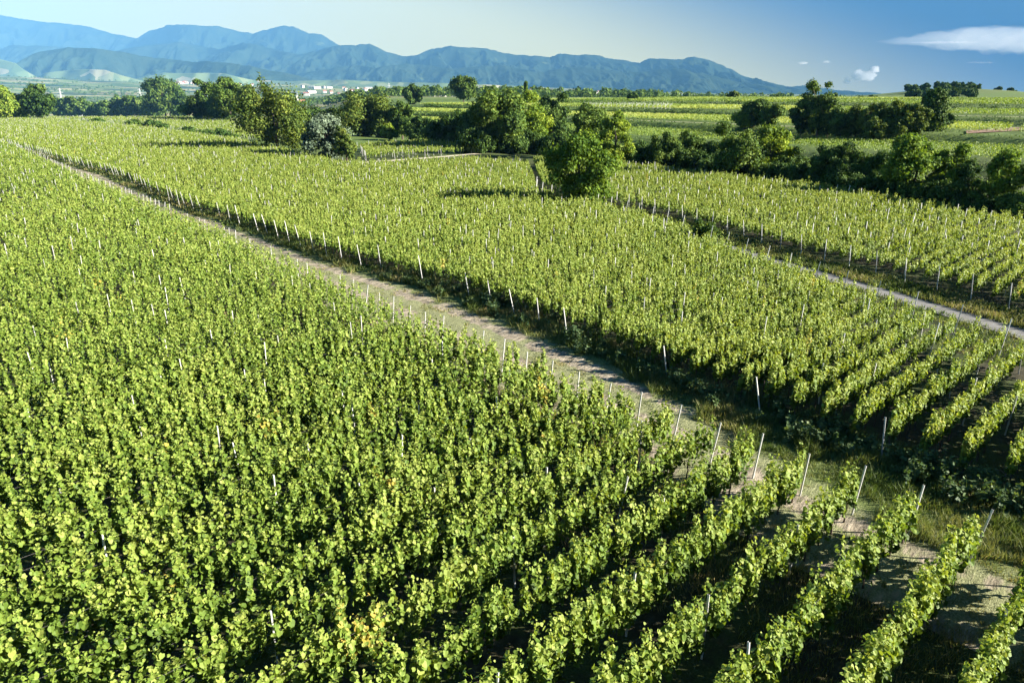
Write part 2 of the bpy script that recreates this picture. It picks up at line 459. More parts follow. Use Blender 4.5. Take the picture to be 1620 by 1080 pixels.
def rows_of(poly, spacing):
    s = poly @ UDIR; c = poly @ NDIR
    out = []
    k0 = math.ceil(c.min() / spacing); k1 = math.floor(c.max() / spacing)
    for k in range(k1, k0 - 1, -1):
        cc = k * spacing + 0.013
        a0, a1 = c, np.roll(c, -1); b0, b1 = s, np.roll(s, -1)
        hit = (a0 - cc) * (a1 - cc) < 0
        t = (cc - a0[hit]) / (a1[hit] - a0[hit])
        ss = np.sort(b0[hit] + t * (b1[hit] - b0[hit]))
        for q in range(0, len(ss) - 1, 2):
            if ss[q + 1] - ss[q] > 4:
                out.append((cc, ss[q], ss[q + 1]))
    return out

LEAF6 = np.array([(0, 0, 0), (0, .45, -.03), (0, 1.0, .02), (-.40, -.12, .05), (-.58, .36, .12), (-.33, .80, .06), (.40, -.12, .05), (.58, .36, .12), (.33, .80, .06)])
LEAF4 = np.array([(0, -.05, 0), (-.46, .45, .06), (0, 1.0, -.02), (.46, .45, .06)])

def leaves(P, N, D, S, tint, six, wide=None):
    """leaf faces: position, normal, tip direction, size"""
    D = D - N * (D * N).sum(1, keepdims=True); D /= np.linalg.norm(D, axis=1, keepdims=True) + 1e-9
    W = np.cross(D, N)
    out_v, out_f, out_t = [], [], []
    base = 0
    for sel, tpl, fs in ((six, LEAF6, [(0, 3, 4, 1), (1, 4, 5, 2), (0, 1, 7, 6), (1, 2, 8, 7)]), (~six, LEAF4, [(0, 1, 2, 3)])):
        if not sel.any(): continue
        p, nn, d, w, s = P[sel], N[sel], D[sel], W[sel], S[sel][:, None]
        if wide is not None: w = w * wide[sel][:, None]
        k = len(tpl)
        V = p[:, None, :] + s[:, :, None] * (w[:, None, :] * tpl[None, :, 0:1] + d[:, None, :] * (tpl[None, :, 1:2] - .4) + nn[:, None, :] * tpl[None, :, 2:3])
        n = len(p); idx = base + np.arange(n)[:, None] * k
        for f in fs:
            out_f.append(idx + np.array(f)[None, :]); out_t.append(tint[sel])
        out_v.append(V.reshape(-1, 3)); base += n * k
    return np.concatenate(out_v), np.concatenate(out_f), np.concatenate(out_t)

def unit(a):
    return a / (np.linalg.norm(a, axis=1, keepdims=True) + 1e-9)

YELLOW = rng.uniform(-1, 1, (0, 2))
def row_leaves(cc, s0, s1, block, rowid):
    """all leaves of one row of vines, shoot by shoot"""
    n = int((s1 - s0) / 0.085)
    s = s0 + (np.arange(n) + rng.uniform(0, 1, n)) * 0.085
    xy = s[:, None] * UDIR + cc * NDIR
    r = np.hypot(xy[:, 0], xy[:, 1])
    zg = ground_z(xy[:, 0], xy[:, 1])
    px, py = project(np.column_stack([xy, zg + 1.6]))
    endd = np.minimum(s - s0, s1 - s)
    rr = np.hypot(r, CH)
    dens = np.interp(rr, [0, 30, 60, 110, 200, 320, 520], [.88, .80, .60, .39, .2, .10, .055])
    vine = np.floor(s / 1.15)
    vig = vnoise(vine * .37 + rowid * 7.3, vine * 0 + rowid * 3.1, 5) * .6 + fbm(xy[:, 0] / 9, xy[:, 1] / 9, 2, 31) * .6
    gap = vnoise(vine * 1.7 + 11 * rowid, vine * 0 + rowid * 1.7, 77) > .93
    keep = (rng.uniform(0, 1, n) < dens * np.where(gap, .12, 1) * (1 + .25 * np.clip(vig, -1, 1))) & (px > -140) & (px < 1960) & (py < 1300)
    if keep.sum() < 8: return None
    s, xy, r, rr, zg, endd, vig = s[keep], xy[keep], r[keep], rr[keep], zg[keep], endd[keep], vig[keep]
    m = len(s)
    z0 = rng.uniform(.62, .98, m) + (0 if block == 'near' else .08)
    z1 = rng.normal(2.12 if block == 'near' else 2.02, .17 if block == 'near' else .13, m) + .24 * vig + np.where(rng.uniform(0, 1, m) < {'right': .06, 'near': .36}.get(block, .2), rng.uniform(.15, .75, m), 0)
    lean = rng.normal(0, .11, (m, 2)) * np.array([1, 1 if block == 'near' else .6])
    nl = np.interp(rr, [0, 30, 60, 110, 200, 320, 520], [38, 32, 19, 10, 6.0, 4.5, 3.5])
    nl = np.maximum(2, (nl * (1 if block == 'near' else 1.6) * (z1 - z0) / 1.1 * rng.uniform(.75, 1.25, m))).astype(int)
    k = np.repeat(np.arange(m), nl)
    t = rng.uniform(0, 1, len(k)) ** .85
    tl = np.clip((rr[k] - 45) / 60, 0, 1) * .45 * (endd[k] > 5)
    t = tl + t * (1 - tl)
    side = np.where(rng.uniform(0, 1, len(k)) < .5, -1.0, 1.0)
    hw = {'near': .23, 'middle': .07, 'right': .05}.get(block, .14)
    so = rng.uniform(-hw, hw, m)
    off = (so[k] * (1 - .5 * t ** 2) + side * rng.uniform(.02, .13 if block == 'near' else .10, len(k))) * (1 + .2 * vig[k])
    side = np.where(rng.uniform(0, 1, len(k)) < .75, np.sign(off), side)
    al = rng.normal(0, .055, len(k)) + lean[k, 0] * t
    acr = off + lean[k, 1] * t * .8
    P = np.empty((len(k), 3))
    P[:, :2] = xy[k] + al[:, None] * UDIR + acr[:, None] * NDIR
    P[:, 2] = zg[k] + z0[k] + t * (z1 - z0)[k] - np.abs(off) * .25
    out = np.concatenate([NDIR * 1.0, [0]])[None, :] * side[:, None]
    tip = t > .86
    N = unit(out * np.where(tip, .4, .85)[:, None] + np.array([0, 0, 1.0]) * (.22 + .55 * t)[:, None] + rng.normal(0, .58, (len(k), 3)))
    D = out * .35 + np.array([0, 0, -1.0]) * np.where(tip, -.1, .9)[:, None] + rng.normal(0, .45, (len(k), 3))
    size = np.clip(.148 + .00115 * (rr[k] - 28), .148, .5) * rng.uniform(.45, 1.4, len(k)) * (1 - .5 * np.clip((t - .6) / .4, 0, 1))
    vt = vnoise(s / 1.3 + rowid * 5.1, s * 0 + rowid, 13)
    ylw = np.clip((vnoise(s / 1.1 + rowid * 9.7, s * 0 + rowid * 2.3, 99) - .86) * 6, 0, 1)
    tint = (.24 if block == 'near' else .31) + .09 * vt[k] + .44 * t + rng.normal(0, .13, len(k)) + .05 * vig[k]  # basal leaves older and darker; gradient steepened to paint in shade low in hedge
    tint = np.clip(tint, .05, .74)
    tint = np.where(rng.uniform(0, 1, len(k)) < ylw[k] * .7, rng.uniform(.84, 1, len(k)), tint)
    far = np.clip((rr[k] - 70) / 70, 0, 1)
    D = D * (1 - far)[:, None] + (np.array([0, 0, 1.0]) + rng.normal(0, .28, (len(k), 3))) * far[:, None]
    return leaves(P, N, D, size * (1 + .45 * far), tint, rr[k] < 44, 1 - .45 * far)

def tube_arrays(P0, P1, r0, r1, n=5):
    P0 = np.asarray(P0, float); P1 = np.asarray(P1, float)
    d = unit(P1 - P0); u = unit(np.cross(d, np.array([[.3, .8, .05]]))); w = np.cross(d, u)
    a = np.arange(n) * 2 * math.pi / n
    ring = u[:, None, :] * np.cos(a)[None, :, None] + w[:, None, :] * np.sin(a)[None, :, None]
    V = np.concatenate([P0[:, None, :] + ring * r0, P1[:, None, :] + ring * r1], 1)
    m = len(P0); b = np.arange(m)[:, None, None] * 2 * n
    k = np.arange(n)
    q = np.stack([k, (k + 1) % n, (k + 1) % n + n, k + n], -1)
    cap = b[:, 0] + np.arange(n, 2 * n)[None, :]
    return V.reshape(-1, 3), [(b + q[None]).reshape(-1, 4), cap]

def trunk_mesh():
    mb = MB()
    mb.tube([(0, 0, -.05), (.02, .01, .25), (-.02, .03, .5), (.03, 0, .75), (0, .02, .95)], [.045, .035, .03, .028, .022], 6)
    mb.tube([(0, .02, .9), (.16, .03, 1.0), (.42, .02, .98)], [.018, .014, .009], 5)
    return mb.mesh('vine_trunk', [M_vbark])
ME_TRUNK = trunk_mesh()

def post_mesh(h):
    """folded steel profile post with hook notches up its edge"""
    mb = MB()
    w, d, th = .058, .036, .006
    mb.box((0, 0, h / 2 - .1), (w, th, h + .2))
    mb.box((-w / 2 + th / 2, d / 2 + th / 2, h / 2 - .1), (th, d, h + .19))
    mb.box((w / 2 - th / 2, d / 2 + th / 2, h / 2 - .1), (th, d, h + .19))
    for z in np.arange(.7, h, .25):
        mb.box((-w / 2 - .005, d / 2, z), (.011, .02, .016)); mb.box((w / 2 + .005, d / 2, z), (.011, .02, .016))
    return mb.mesh('trellis_post', [M_post])
ME_POST = {2.1: post_mesh(2.1), 2.3: post_mesh(2.3), 2.6: post_mesh(2.6), 3.0: post_mesh(3.0)}
ME_WPOST = MB(); ME_WPOST.tube([(0, 0, -.2), (0.01, 0, 1.2), (0, 0.01, 2.35)], [.05, .048, .042], 8); ME_WPOST = ME_WPOST.mesh('wooden_post', [M_wood])

all_rows = []
for b in ('near', 'middle', 'right', 'back', 'pocket'):
    for i, (cc, s0, s1) in enumerate(rows_of(POLY[b], SPACING[b])):
        res = row_leaves(cc, s0, s1, b, i + {'near': 0, 'middle': 400, 'right': 900, 'back': 1300, 'pocket': 1700}[b])
        if res is None: continue
        V, Fc, T = res
        dist = np.hypot(V[:, 0], V[:, 1])
        # how large it shows: leaf area over squared distance
        show = float((1.0 / np.maximum(dist, 10) ** 1.0).sum())
        all_rows.append([np.percentile(dist, 12), b, cc, s0, s1, V, Fc, T])
order = sorted(range(len(all_rows)), key=lambda i: all_rows[i][0])
N_ROWS = 292
single = set(order[:N_ROWS])
ORD = ['first', 'second', 'third', 'fourth', 'fifth', 'sixth', 'seventh', 'eighth', 'ninth', 'tenth', 'eleventh', 'twelfth']
ROWLAB = {
    'near': 'leafy green vine row packed among others in the near block, ending at the dirt track',
    'middle': 'green vine row of the middle block, between the dirt track and the paved lane',
    'right': 'vine row of the right block, beyond the paved lane and below the tree belt',
    'back': 'small far vine row on the back slope behind the low dark bushes',
    'pocket': 'short vine row in the small plot between the silvery bush and the dark hedge',
}
rest = []
row_count = {k: 0 for k in POLY}
trunk_total = 0
for i, (dist, b, cc, s0, s1, V, Fc, T) in enumerate(all_rows):
    if i not in single:
        rest.append((V, Fc, T)); continue
    mid = (s0 + s1) / 2
    near_end = s0 if b != 'near' else s1
    e = near_end * UDIR + cc * NDIR
    ez = float(ground_z(e[0], e[1]))
    root = empty('vine_row', (e[0], e[1], ez))
    n = row_count[b]; row_count[b] += 1
    lab = ROWLAB[b]
    if b == 'near' and n < 12: lab = 'near block vine row reaching the dirt track %s from the lower right corner' % ORD[n]
    tag(root, lab, 'vine row', 'vine rows of the %s block' % b if b in ('near', 'middle', 'right') else 'vine rows of the %s plot' % b)
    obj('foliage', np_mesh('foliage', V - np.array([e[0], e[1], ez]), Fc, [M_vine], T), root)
    de = math.hypot(e[0], e[1])
    if de < 150 and b in ('near', 'middle', 'right') and trunk_total < 420:
        sg = 1 if b != 'near' else -1
        for q in range(4 if de < 90 else 2):
            t = obj('trunk', ME_TRUNK, root, tuple(UDIR * sg * (.35 + 1.15 * q + rng.uniform(-.1, .1))) + (0,))
            t.rotation_euler = (0, 0, rng.uniform(0, 6.28)); t.scale = (1, 1, rng.uniform(.9, 1.08)); trunk_total += 1
    if b == 'near' and dist < 40 or (b == 'middle' and de < 60):
        A, B = [], []
        for z in (.9, 1.3, 1.75):
            ss = np.arange(s0, s1, 5.5)
            ss = ss[(np.hypot(*(ss[:, None] * UDIR + cc * NDIR).T) < 60)]
            for a in ss:
                p = a * UDIR + cc * NDIR; q = min(a + 5.5, s1) * UDIR + cc * NDIR
                A.append((p[0] - e[0], p[1] - e[1], z)); B.append((q[0] - e[0], q[1] - e[1], z))
        if A:
            v, f = tube_arrays(A, B, .003, .003, 4)
            obj('wire', np_mesh('wire', v, f, [M_wire]), root)
if rest:
    off = 0; VV, FF, TT = [], [], []
    for V, Fc, T in rest:
        VV.append(V); FF.append(Fc + off); TT.append(T); off += len(V)
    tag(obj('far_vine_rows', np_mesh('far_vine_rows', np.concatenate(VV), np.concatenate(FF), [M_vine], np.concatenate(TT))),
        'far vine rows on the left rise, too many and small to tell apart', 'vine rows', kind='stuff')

# posts -----------------------------------------------------------------
posts = []        # x, y, height, lean vector, group key
for i, (dist, b, cc, s0, s1, V, Fc, T) in enumerate(all_rows):
    step = {'near': 5.6, 'middle': 5.0, 'right': 5.5, 'back': 5.0, 'pocket': 5}[b]
    a = s1 - 2.0 - rng.uniform(0, 5.0) if b == 'near' else s0 + 3.0 + rng.uniform(0, 5)
    sg = -1 if b == 'near' else 1
    while s0 + 1 < a < s1 - 1:
        p = a * UDIR + cc * NDIR + rng.normal(0, .05, 2)
        if rng.uniform() < .75: posts.append((p[0], p[1], float(rng.choice([2.1, 2.3, 2.6], p=[.4, .42, .18])), rng.normal(0, .035, 2), b))
        a += sg * step * rng.uniform(.93, 1.07)
    nr = int(round(cc / SPACING[b]))
    if b == 'near':
        p = (s1 + .3) * UDIR + cc * NDIR
        if p[1] < 40 or rng.uniform() < .65: posts.append((p[0], p[1], 2.3 if rng.uniform() < .5 else 2.1, UDIR * .10 + rng.normal(0, .03, 2), 'near_end'))
    elif b == 'middle':
        p = (s0 - .35) * UDIR + cc * NDIR
        if nr % 2 == 0 and rng.uniform() < (.55 if p[0] > -6 else .8): posts.append((p[0], p[1], 2.1 if p[0] > -6 else float(rng.choice([2.3, 2.6])), -UDIR * rng.uniform(.08, .2) + rng.normal(0, .025, 2), 'middle_end'))
        p = (s1 + .3) * UDIR + cc * NDIR
        if p[1] < 120 and nr % 2 == 0: posts.append((p[0], p[1], 2.6, UDIR * .12 + rng.normal(0, .03, 2), 'lane_end'))
    elif b == 'right':
        p = (s0 - .3) * UDIR + cc * NDIR
        if nr % 2 == 0 and p[1] < 108: posts.append((p[0], p[1], 2.3, -UDIR * .08 + rng.normal(0, .03, 2), 'right_end'))
    else:
        p = (s0 - .3) * UDIR + cc * NDIR
        if rng.uniform() < .6: posts.append((p[0], p[1], 2.3, rng.normal(0, .05, 2), b))
        p = (s1 + .3) * UDIR + cc * NDIR
        if rng.uniform() < .5: posts.append((p[0], p[1], 2.3, rng.normal(0, .05, 2), b))
PL = np.array([(p[0], p[1], ground_z(p[0], p[1]) + p[2] - .3) for p in posts])
qx, qy = project(PL)
inview = (qx > -60) & (qx < 1680) & (qy > 100) & (qy < 1090)
posts = [p for p, k in zip(posts, inview) if k]
posts.sort(key=lambda p: math.hypot(p[0], p[1]) * (.8 if p[4].endswith('end') else 1))
POSTLAB = {
    'near': ('slim pale steel post standing up out of the leaves of the near block', 'posts among the near vines'),
    'near_end': ('pale steel end post where a near vine row stops at the dirt track', 'end posts of the near rows'),
    'middle': ('slim pale steel post among the vines of the middle block', 'posts among the middle vines'),
    'middle_end': ('tall leaning end post of the middle block on the grassy side of the track', 'leaning end posts of the middle rows'),
    'lane_end': ('pale end post of the middle block beside the paved lane', 'end posts along the paved lane'),
    'right': ('slim pale steel post among the vines of the right block beyond the lane', 'posts among the right vines'),
    'right_end': ('end post of the right block facing the paved lane', 'end posts of the right rows'),
    'back': ('pale post on the back slope behind the low bushes', 'posts on the back slope'),
    'pocket': ('pale post in the small plot behind the silvery bush', 'posts of the small plot'),
}
N_POST = 296
endn = 0
near_ends = [p for p in posts if p[4] == 'near_end']
near_ends.sort(key=lambda p: -p[0])
end_rank = {id(p): i for i, p in enumerate(near_ends)}
A, B = [], []
for i, p in enumerate(posts):
    x, y, h, ln, key = p
    z = float(ground_z(x, y))
    if i < N_POST:
        o = obj('trellis_post', ME_POST[h], None, (x, y, z))
        o.rotation_euler = (-ln[1], ln[0], R(-47) + rng.uniform(-.3, .3))
        lab, grp = POSTLAB[key]
        k = end_rank.get(id(p), 99)
        if k < 12: lab = 'end post at the dirt track, %s from the lower right corner along the near rows' % ORD[k]
        tag(o, lab, 'post', grp)
    else:
        d = max(.035, math.hypot(x, y) * .00022)
        A.append((x, y, z, d)); B.append((x + ln[0] * h, y + ln[1] * h, z + h))
if A:
    A = np.array(A)
    v, f = tube_arrays(A[:, :3], np.array(B), .045, .045, 4)
    tag(obj('far_posts', np_mesh('far_posts', v, f, [M_post])), 'small pale posts dotting the far vine rows', 'posts', kind='stuff')

# ------------------------------------------------------------------ far terraced vineyards
CN = np.array([.83, .556]); CT = np.array([.556, -.83])
def contour(e, ss):
    """points along a terrace edge: e metres beyond the tree belt"""
    e0 = np.full(len(ss), float(e))
    for _ in range(18):
        x = 21.5 + CN[0] * e0 + CT[0] * ss; y = 161 + CN[1] * e0 + CT[1] * ss
        e0 = .45 * e0 + .55 * e - .55 * 70 * vnoise(x / 260 + 4.3, y / 260 + 1.7, 3) * sstep(30, 260, 0.83 * x + 0.556 * y - 107)
    return 21.5 + CN[0] * e0 + CT[0] * ss, 161 + CN[1] * e0 + CT[1] * ss

def far_rows():
    VV, FF, TT = [], [], []; off = 0
    def run(X, Y, dirx, diry, nrm, hh, wt):
        nonlocal off
        m = len(X)
        if not m: return
        Z = ground_z(X, Y)
        r = np.hypot(X, Y)
        P = np.stack([X, Y, Z + rng.uniform(.5, 1.0, m) * hh], -1)
        N = unit(np.array([[nrm[0] * .6, nrm[1] * .6, .55]]) * np.where(rng.uniform(0, 1, (m, 1)) < .5, 1, 1) + rng.normal(0, .4, (m, 3)))
        D = np.array([[0, 0, -1.0]]) + rng.normal(0, .5, (m, 3))
        S = np.clip(.0016 * r, .4, 1.1) * rng.uniform(.7, 1.3, m)
        v, f, t = leaves(P, N, D, S, np.clip(wt + rng.normal(0, .12, m), .05, .8), np.zeros(m, bool))
        VV.append(v); FF.append(f + off); TT.append(t); off += len(v)
    # terraces on the hills to the right: contour rows
    for e in np.arange(27, 520, 2.0):
        if any(a < e < b for a, b in ((69, 80), (119, 137), (189, 206), (279, 294), (352, 357))): continue
        ss = np.arange(-420, 560, .12)
        ss = ss + rng.uniform(-.1, .1, len(ss))
        x, y = contour(e, ss)
        px = 810 + 1167 * x / np.maximum(y, 1)
        seg = math.floor(e / 70)
        blk = vnoise(ss / 45 + e * .012 + seg * 5.7, ss * 0 + seg, 8)
        edge = np.abs(((ss + e * .35 + seg * 31) % 88) - 44) < 1.6
        k = (y > 60) & (px > 575) & (px < 1720) & (blk > -.72) & ~edge & (rng.uniform(0, 1, len(ss)) < np.interp(np.hypot(x, y), [100, 200, 350, 700], [1, .75, .42, .24]))
        run(x[k], y[k], CT[0], CT[1], (.55, -.35), 1.9, .50 + .30 * blk[k])
    v, f, t = np.concatenate(VV), np.concatenate(FF), np.concatenate(TT)
    tag(obj('terraced_vines', np_mesh('terraced_vines', v, f, [M_vine], t)), 'far terraced vineyards on the hills to the right, seen as green bands', 'vines', kind='stuff')
far_rows()

def crest_posts():
    A, B = [], []
    for e in np.arange(206, 281, 7.0):
        ss = np.arange(-420, 60, 3.1)
        x, y = contour(e, ss); px = 810 + 1167 * x / np.maximum(y, 1)
        k = (px > 925) & (px < 1065) & (rng.uniform(0, 1, len(ss)) < .8)
        z = ground_z(x[k], y[k]); n = int(k.sum()); ln = rng.normal(0, .12, (n, 2))
        A.append(np.column_stack([x[k], y[k], z])); B.append(np.column_stack([x[k] + ln[:, 0], y[k] + ln[:, 1], z + rng.uniform(2.3, 3.0, n)]))
    v, f = tube_arrays(np.concatenate(A), np.concatenate(B), .06, .06, 4)
    tag(obj('crest_posts', np_mesh('crest_posts', v, f, [M_post])), 'pale posts crowding the young terrace plot right of the central clump', 'posts', kind='stuff')
crest_posts()

def terrace_banks():
    """scrub on the steep steps between terraces"""
    VV, FF, TT = [], [], []; off = 0
    for e0, e1, dn in ((69, 78, .8), (121, 130.5, 1), (191, 200.5, 1), (281, 289.5, 1)):
        for e in np.arange(e0, e1, .9):
            ss = np.arange(-400, 540, .45) + rng.uniform(-.3, .3)
            x, y = contour(e, ss); px = 810 + 1167 * x / np.maximum(y, 1)
            den = .5 + .5 * vnoise(ss / 9, ss * 0 + e0, 61)
            k = (y > 60) & (px > 575) & (px < 1720) & (rng.uniform(0, 1, len(ss)) < dn * (.35 + .65 * den))
            x, y, den = x[k], y[k], den[k]; m = len(x)
            P = np.column_stack([x, y, ground_z(x, y) + rng.uniform(0, 1.0, m) * (.3 + 1.9 * den ** 2)])
            v, f, t = leaves(P, unit(rng.normal(0, .7, (m, 3)) + np.array([.1, -.5, .5])), rng.normal(0, 1, (m, 3)), np.clip(.0016 * np.hypot(x, y), .35, 1.0) * rng.uniform(.7, 1.3, m),
                             np.clip(.45 + .35 * vnoise(x / 14, y / 14, 19) + rng.normal(0, .12, m), 0, 1), np.zeros(m, bool))
            VV.append(v); FF.append(f + off); TT.append(t); off += len(v)
    tag(obj('bank_scrub', np_mesh('bank_scrub', np.concatenate(VV), np.concatenate(FF), [M_tree['broad']], np.concatenate(TT))), 'dark scrub on the banks between the far terraces', 'scrub', kind='stuff')
terrace_banks()

# ------------------------------------------------------------------ track, lane, verges
def resample(P, n):
    d = np.concatenate([[0], np.cumsum(np.linalg.norm(np.diff(P, axis=0), axis=1))])
    # denser near the camera
    q = np.linspace(0, 1, n)
    t = d[-1] * q
    return np.stack([np.interp(t, d, P[:, k]) for k in (0, 1)], 1)

def project_line(P, Q):
    """for each point of P the point of line Q straight across (along the rows)"""
    out = []
    c = Q @ NDIR; s = Q @ UDIR
    o = np.argsort(c)
    cc = P @ NDIR
    return cc[:, None] * NDIR + np.interp(cc, c[o], s[o])[:, None] * UDIR

LT = L_LINE[1:]
Lr = []
for a, b in zip(LT[:-1], LT[1:]):
    n = max(2, int(np.linalg.norm(b - a) / .5))
    Lr.append(a + (b - a) * np.linspace(0, 1, n, endpoint=False)[:, None])
Lr = np.concatenate(Lr)
Lr = Lr - UDIR * (1.0 + 3.2 * sstep(6, 13, Lr[:, 0]))[:, None]
Mr = project_line(Lr, M_LINE) + UDIR * .6
def strip(name, A, B, nv, mat, z0, amp, sc, kind='structure', crown=0):
    v = np.linspace(0, 1, nv)
    P = A[:, None, :] * (1 - v)[None, :, None] + B[:, None, :] * v[None, :, None]
    X, Y = P[..., 0], P[..., 1]
    Z = ground_z(X, Y) + z0 + amp * (fbm(X / sc, Y / sc, 3, 51) * .5 + .5) * np.sin(np.pi * v)[None, :] ** .3 + crown * np.sin(np.pi * v)[None, :]
    V = np.stack([X, Y, Z], -1).reshape(-1, 3)
    i, j = np.meshgrid(np.arange(len(A) - 1), np.arange(nv - 1), indexing='ij')
    Q = np.stack([i * nv + j, i * nv + j + 1, (i + 1) * nv + j + 1, (i + 1) * nv + j], -1).reshape(-1, 4)
    me = np_mesh(name, V, Q, [mat], smooth=True)
    a = me.attributes.new('across', 'FLOAT', 'POINT'); a.data.foreach_set('value', np.tile(v, len(A)).astype(np.float32))
    return tag(obj(name, me), kind=kind)

def track_material():
    m, nt, p = new_mat('mown_track')
    pos = position(nt)
    at = nt.nodes.new('ShaderNodeAttribute'); at.attribute_name = 'across'
    v = at.outputs['Fac']
    mp = nt.nodes.new('ShaderNodeMapping'); mp.inputs['Rotation'].default_value = (0, 0, R(41)); nt.links.new(pos, mp.inputs[0])
    mp.vector_type = 'POINT'
    st = nt.nodes.new('ShaderNodeMapping'); st.inputs['Scale'].default_value = (1.6, .32, 1); nt.links.new(mp.outputs[0], st.inputs[0])
    big = noise(nt, .55, 4, .6, st.outputs[0]); mid = noise(nt, 3.2, 5, .7, st.outputs[0]); fine = noise(nt, 16, 4, .7, pos)
    soil = ramp(nt, [(.3, (.08, .068, .05)), (.5, (.24, .205, .155)), (.72, (.45, .385, .295))], mid)
    hay = ramp(nt, [(.3, (.06, .07, .03)), (.5, (.17, .18, .09)), (.72, (.34, .34, .20))], fine)
    grs = ramp(nt, [(.3, (.04, .065, .016)), (.7, (.15, .18, .06))], fine)
    wv = ramp(nt, [(0, (.7,) * 3), (.18, (.35,) * 3), (.26, (.25,) * 3), (.31, (.85,) * 3), (.37, (.85,) * 3), (.43, (.25,) * 3), (.52, (.25,) * 3), (.58, (.9,) * 3), (.65, (.9,) * 3), (.72, (.2,) * 3), (1, (0,) * 3)], v)
    k = math_n(nt, 'ADD', math_n(nt, 'MULTIPLY', big, 2.1), math_n(nt, 'MULTIPLY', wv.outputs[0], .8))
    c = mixc(nt, remap(nt, k, 1.48, 1.72), hay.outputs[0], soil.outputs[0])
    gv = math_n(nt, 'ADD', math_n(nt, 'MULTIPLY', noise(nt, .8, 4, .6, pos), .5), v)
    sx = nt.nodes.new('ShaderNodeSeparateXYZ'); nt.links.new(pos, sx.inputs[0])
    gv = math_n(nt, 'ADD', gv, math_n(nt, 'MULTIPLY', remap(nt, sx.outputs['X'], 6, 15), .30))
    c = mixc(nt, remap(nt, gv, .90, 1.06), c, grs.outputs[0])
    nt.links.new(c, p.inputs['Base Color']); p.inputs['Roughness'].default_value = 1; p.inputs['Specular IOR Level'].default_value = .1
    bump(nt, p, math_n(nt, 'ADD', mid, math_n(nt, 'MULTIPLY', fine, .35)), 1.0, .12)
    return m
M_track = track_material()
strip('dirt_track', Lr, Mr, 34, M_track, .012, .22, .55)

RDl = []
for a, b in zip(ROAD[:-1], ROAD[1:]):
    n = max(2, int(np.linalg.norm(b - a) / .8)); RDl.append(a + (b - a) * np.linspace(0, 1, n, endpoint=False)[:, None])
RDl = np.concatenate(RDl)
sgn = 1 if np.dot(offset_line(ROAD, 1)[5] - ROAD[5], (1, 0)) > 0 else -1
m_lane, nt, p = new_mat('lane_surface')
pos = position(nt)
r_ = ramp(nt, [(.25, (.085, .083, .08)), (.7, (.17, .165, .155))], noise(nt, 1.7, 6, .7, pos))
nt.links.new(r_.outputs[0], p.inputs['Base Color']); p.inputs['Roughness'].default_value = .9
strip('lane', offset_line(RDl, -1.3 * sgn), offset_line(RDl, 1.25 * sgn), 7, m_lane, .05, 0, 1, crown=.03)
m_verge, nt, p = new_mat('verge_surface')
pos = position(nt)
r_ = ramp(nt, [(.3, (.05, .075, .018)), (.55, (.12, .14, .045)), (.75, (.25, .22, .10))], noise(nt, 2.2, 6, .7, pos))
nt.links.new(r_.outputs[0], p.inputs['Base Color']); p.inputs['Roughness'].default_value = 1
strip('lane_verge', offset_line(RDl, 1.2 * sgn), offset_line(RDl, 4.4 * sgn), 8, m_verge, .03, .08, 1.0)
# small dirt path behind the middle block
pth = np.array([(-38, 171.5), (-33, 176), (-22, 186), (-10, 199.5), (2, 205)])
strip('dirt_path', offset_line(pth, -1.3), offset_line(pth, 1.3), 4, plain_mat('dry_path', (.42, .38, .27), .95), .05, .02, 1)

m_fp = plain_mat('field_path_surface', (.44, .41, .26), .95, .2, .5)
for e, sa, sb in ((134.5, -190, 0), (204, -60, 60), (292.5, -320, -90)):
    ss = np.arange(sa, sb, 3.0)
    strip('field_path', np.stack(contour(e - 1.2, ss), 1), np.stack(contour(e + 1.2, ss), 1), 3, m_fp, .12, .05, 3)
# ploughed field beyond the right end of the belt
pf = [PW(*p)[:2] for p in ((1528, 214), (1625, 207), (1625, 199), (1528, 208))]
m_pl = plain_mat('ploughed_soil', (.17, .095, .06), 1, .3, .6)
A_ = np.array([np.array(pf[0]) * (1 - t) + np.array(pf[1]) * t for t in np.linspace(0, 1, 24)]); B_ = np.array([np.array(pf[3]) * (1 - t) + np.array(pf[2]) * t for t in np.linspace(0, 1, 24)])
strip('ploughed_field', A_, B_, 8, m_pl, .25, .15, 2)

def blades(P, h, w, tint, lean=.35):
    m = len(P)
    a = rng.uniform(0, 2 * math.pi, m)
    side = np.stack([np.cos(a), np.sin(a), 0 * a], -1)
    ln = rng.normal(0, lean, (m, 2)) * h[:, None]
    tip = P + np.column_stack([ln, h]); mid = P + np.column_stack([ln * .35, h * .55])
    V = np.stack([P - side * w[:, None] * .5, P + side * w[:, None] * .5, mid + side * w[:, None] * .45, tip, mid - side * w[:, None] * .45], 1)
    i = np.arange(m)[:, None] * 5
    return V.reshape(-1, 3), [i + np.array([0, 1, 2, 4]), i + np.array([4, 2, 3])], np.concatenate([tint, tint])

def scatter_between(A, B, n, v0, v1, pw=1.0, maxr=1e9):
    seg = np.linalg.norm(np.diff(A, axis=0), axis=1); mid = (A[:-1] + A[1:]) / 2
    wgt = seg / np.maximum(np.hypot(mid[:, 0], mid[:, 1]), 18) ** pw
    wgt = wgt * (np.hypot(mid[:, 0], mid[:, 1]) < maxr)
    i = rng.choice(len(seg), n, p=wgt / wgt.sum())
    t = rng.uniform(0, 1, n)[:, None]
    a = A[i] * (1 - t) + A[i + 1] * t; b = B[i] * (1 - t) + B[i + 1] * t
    v = rng.uniform(v0, v1, n)
    q = a * (1 - v)[:, None] + b * v[:, None]
    return q, v

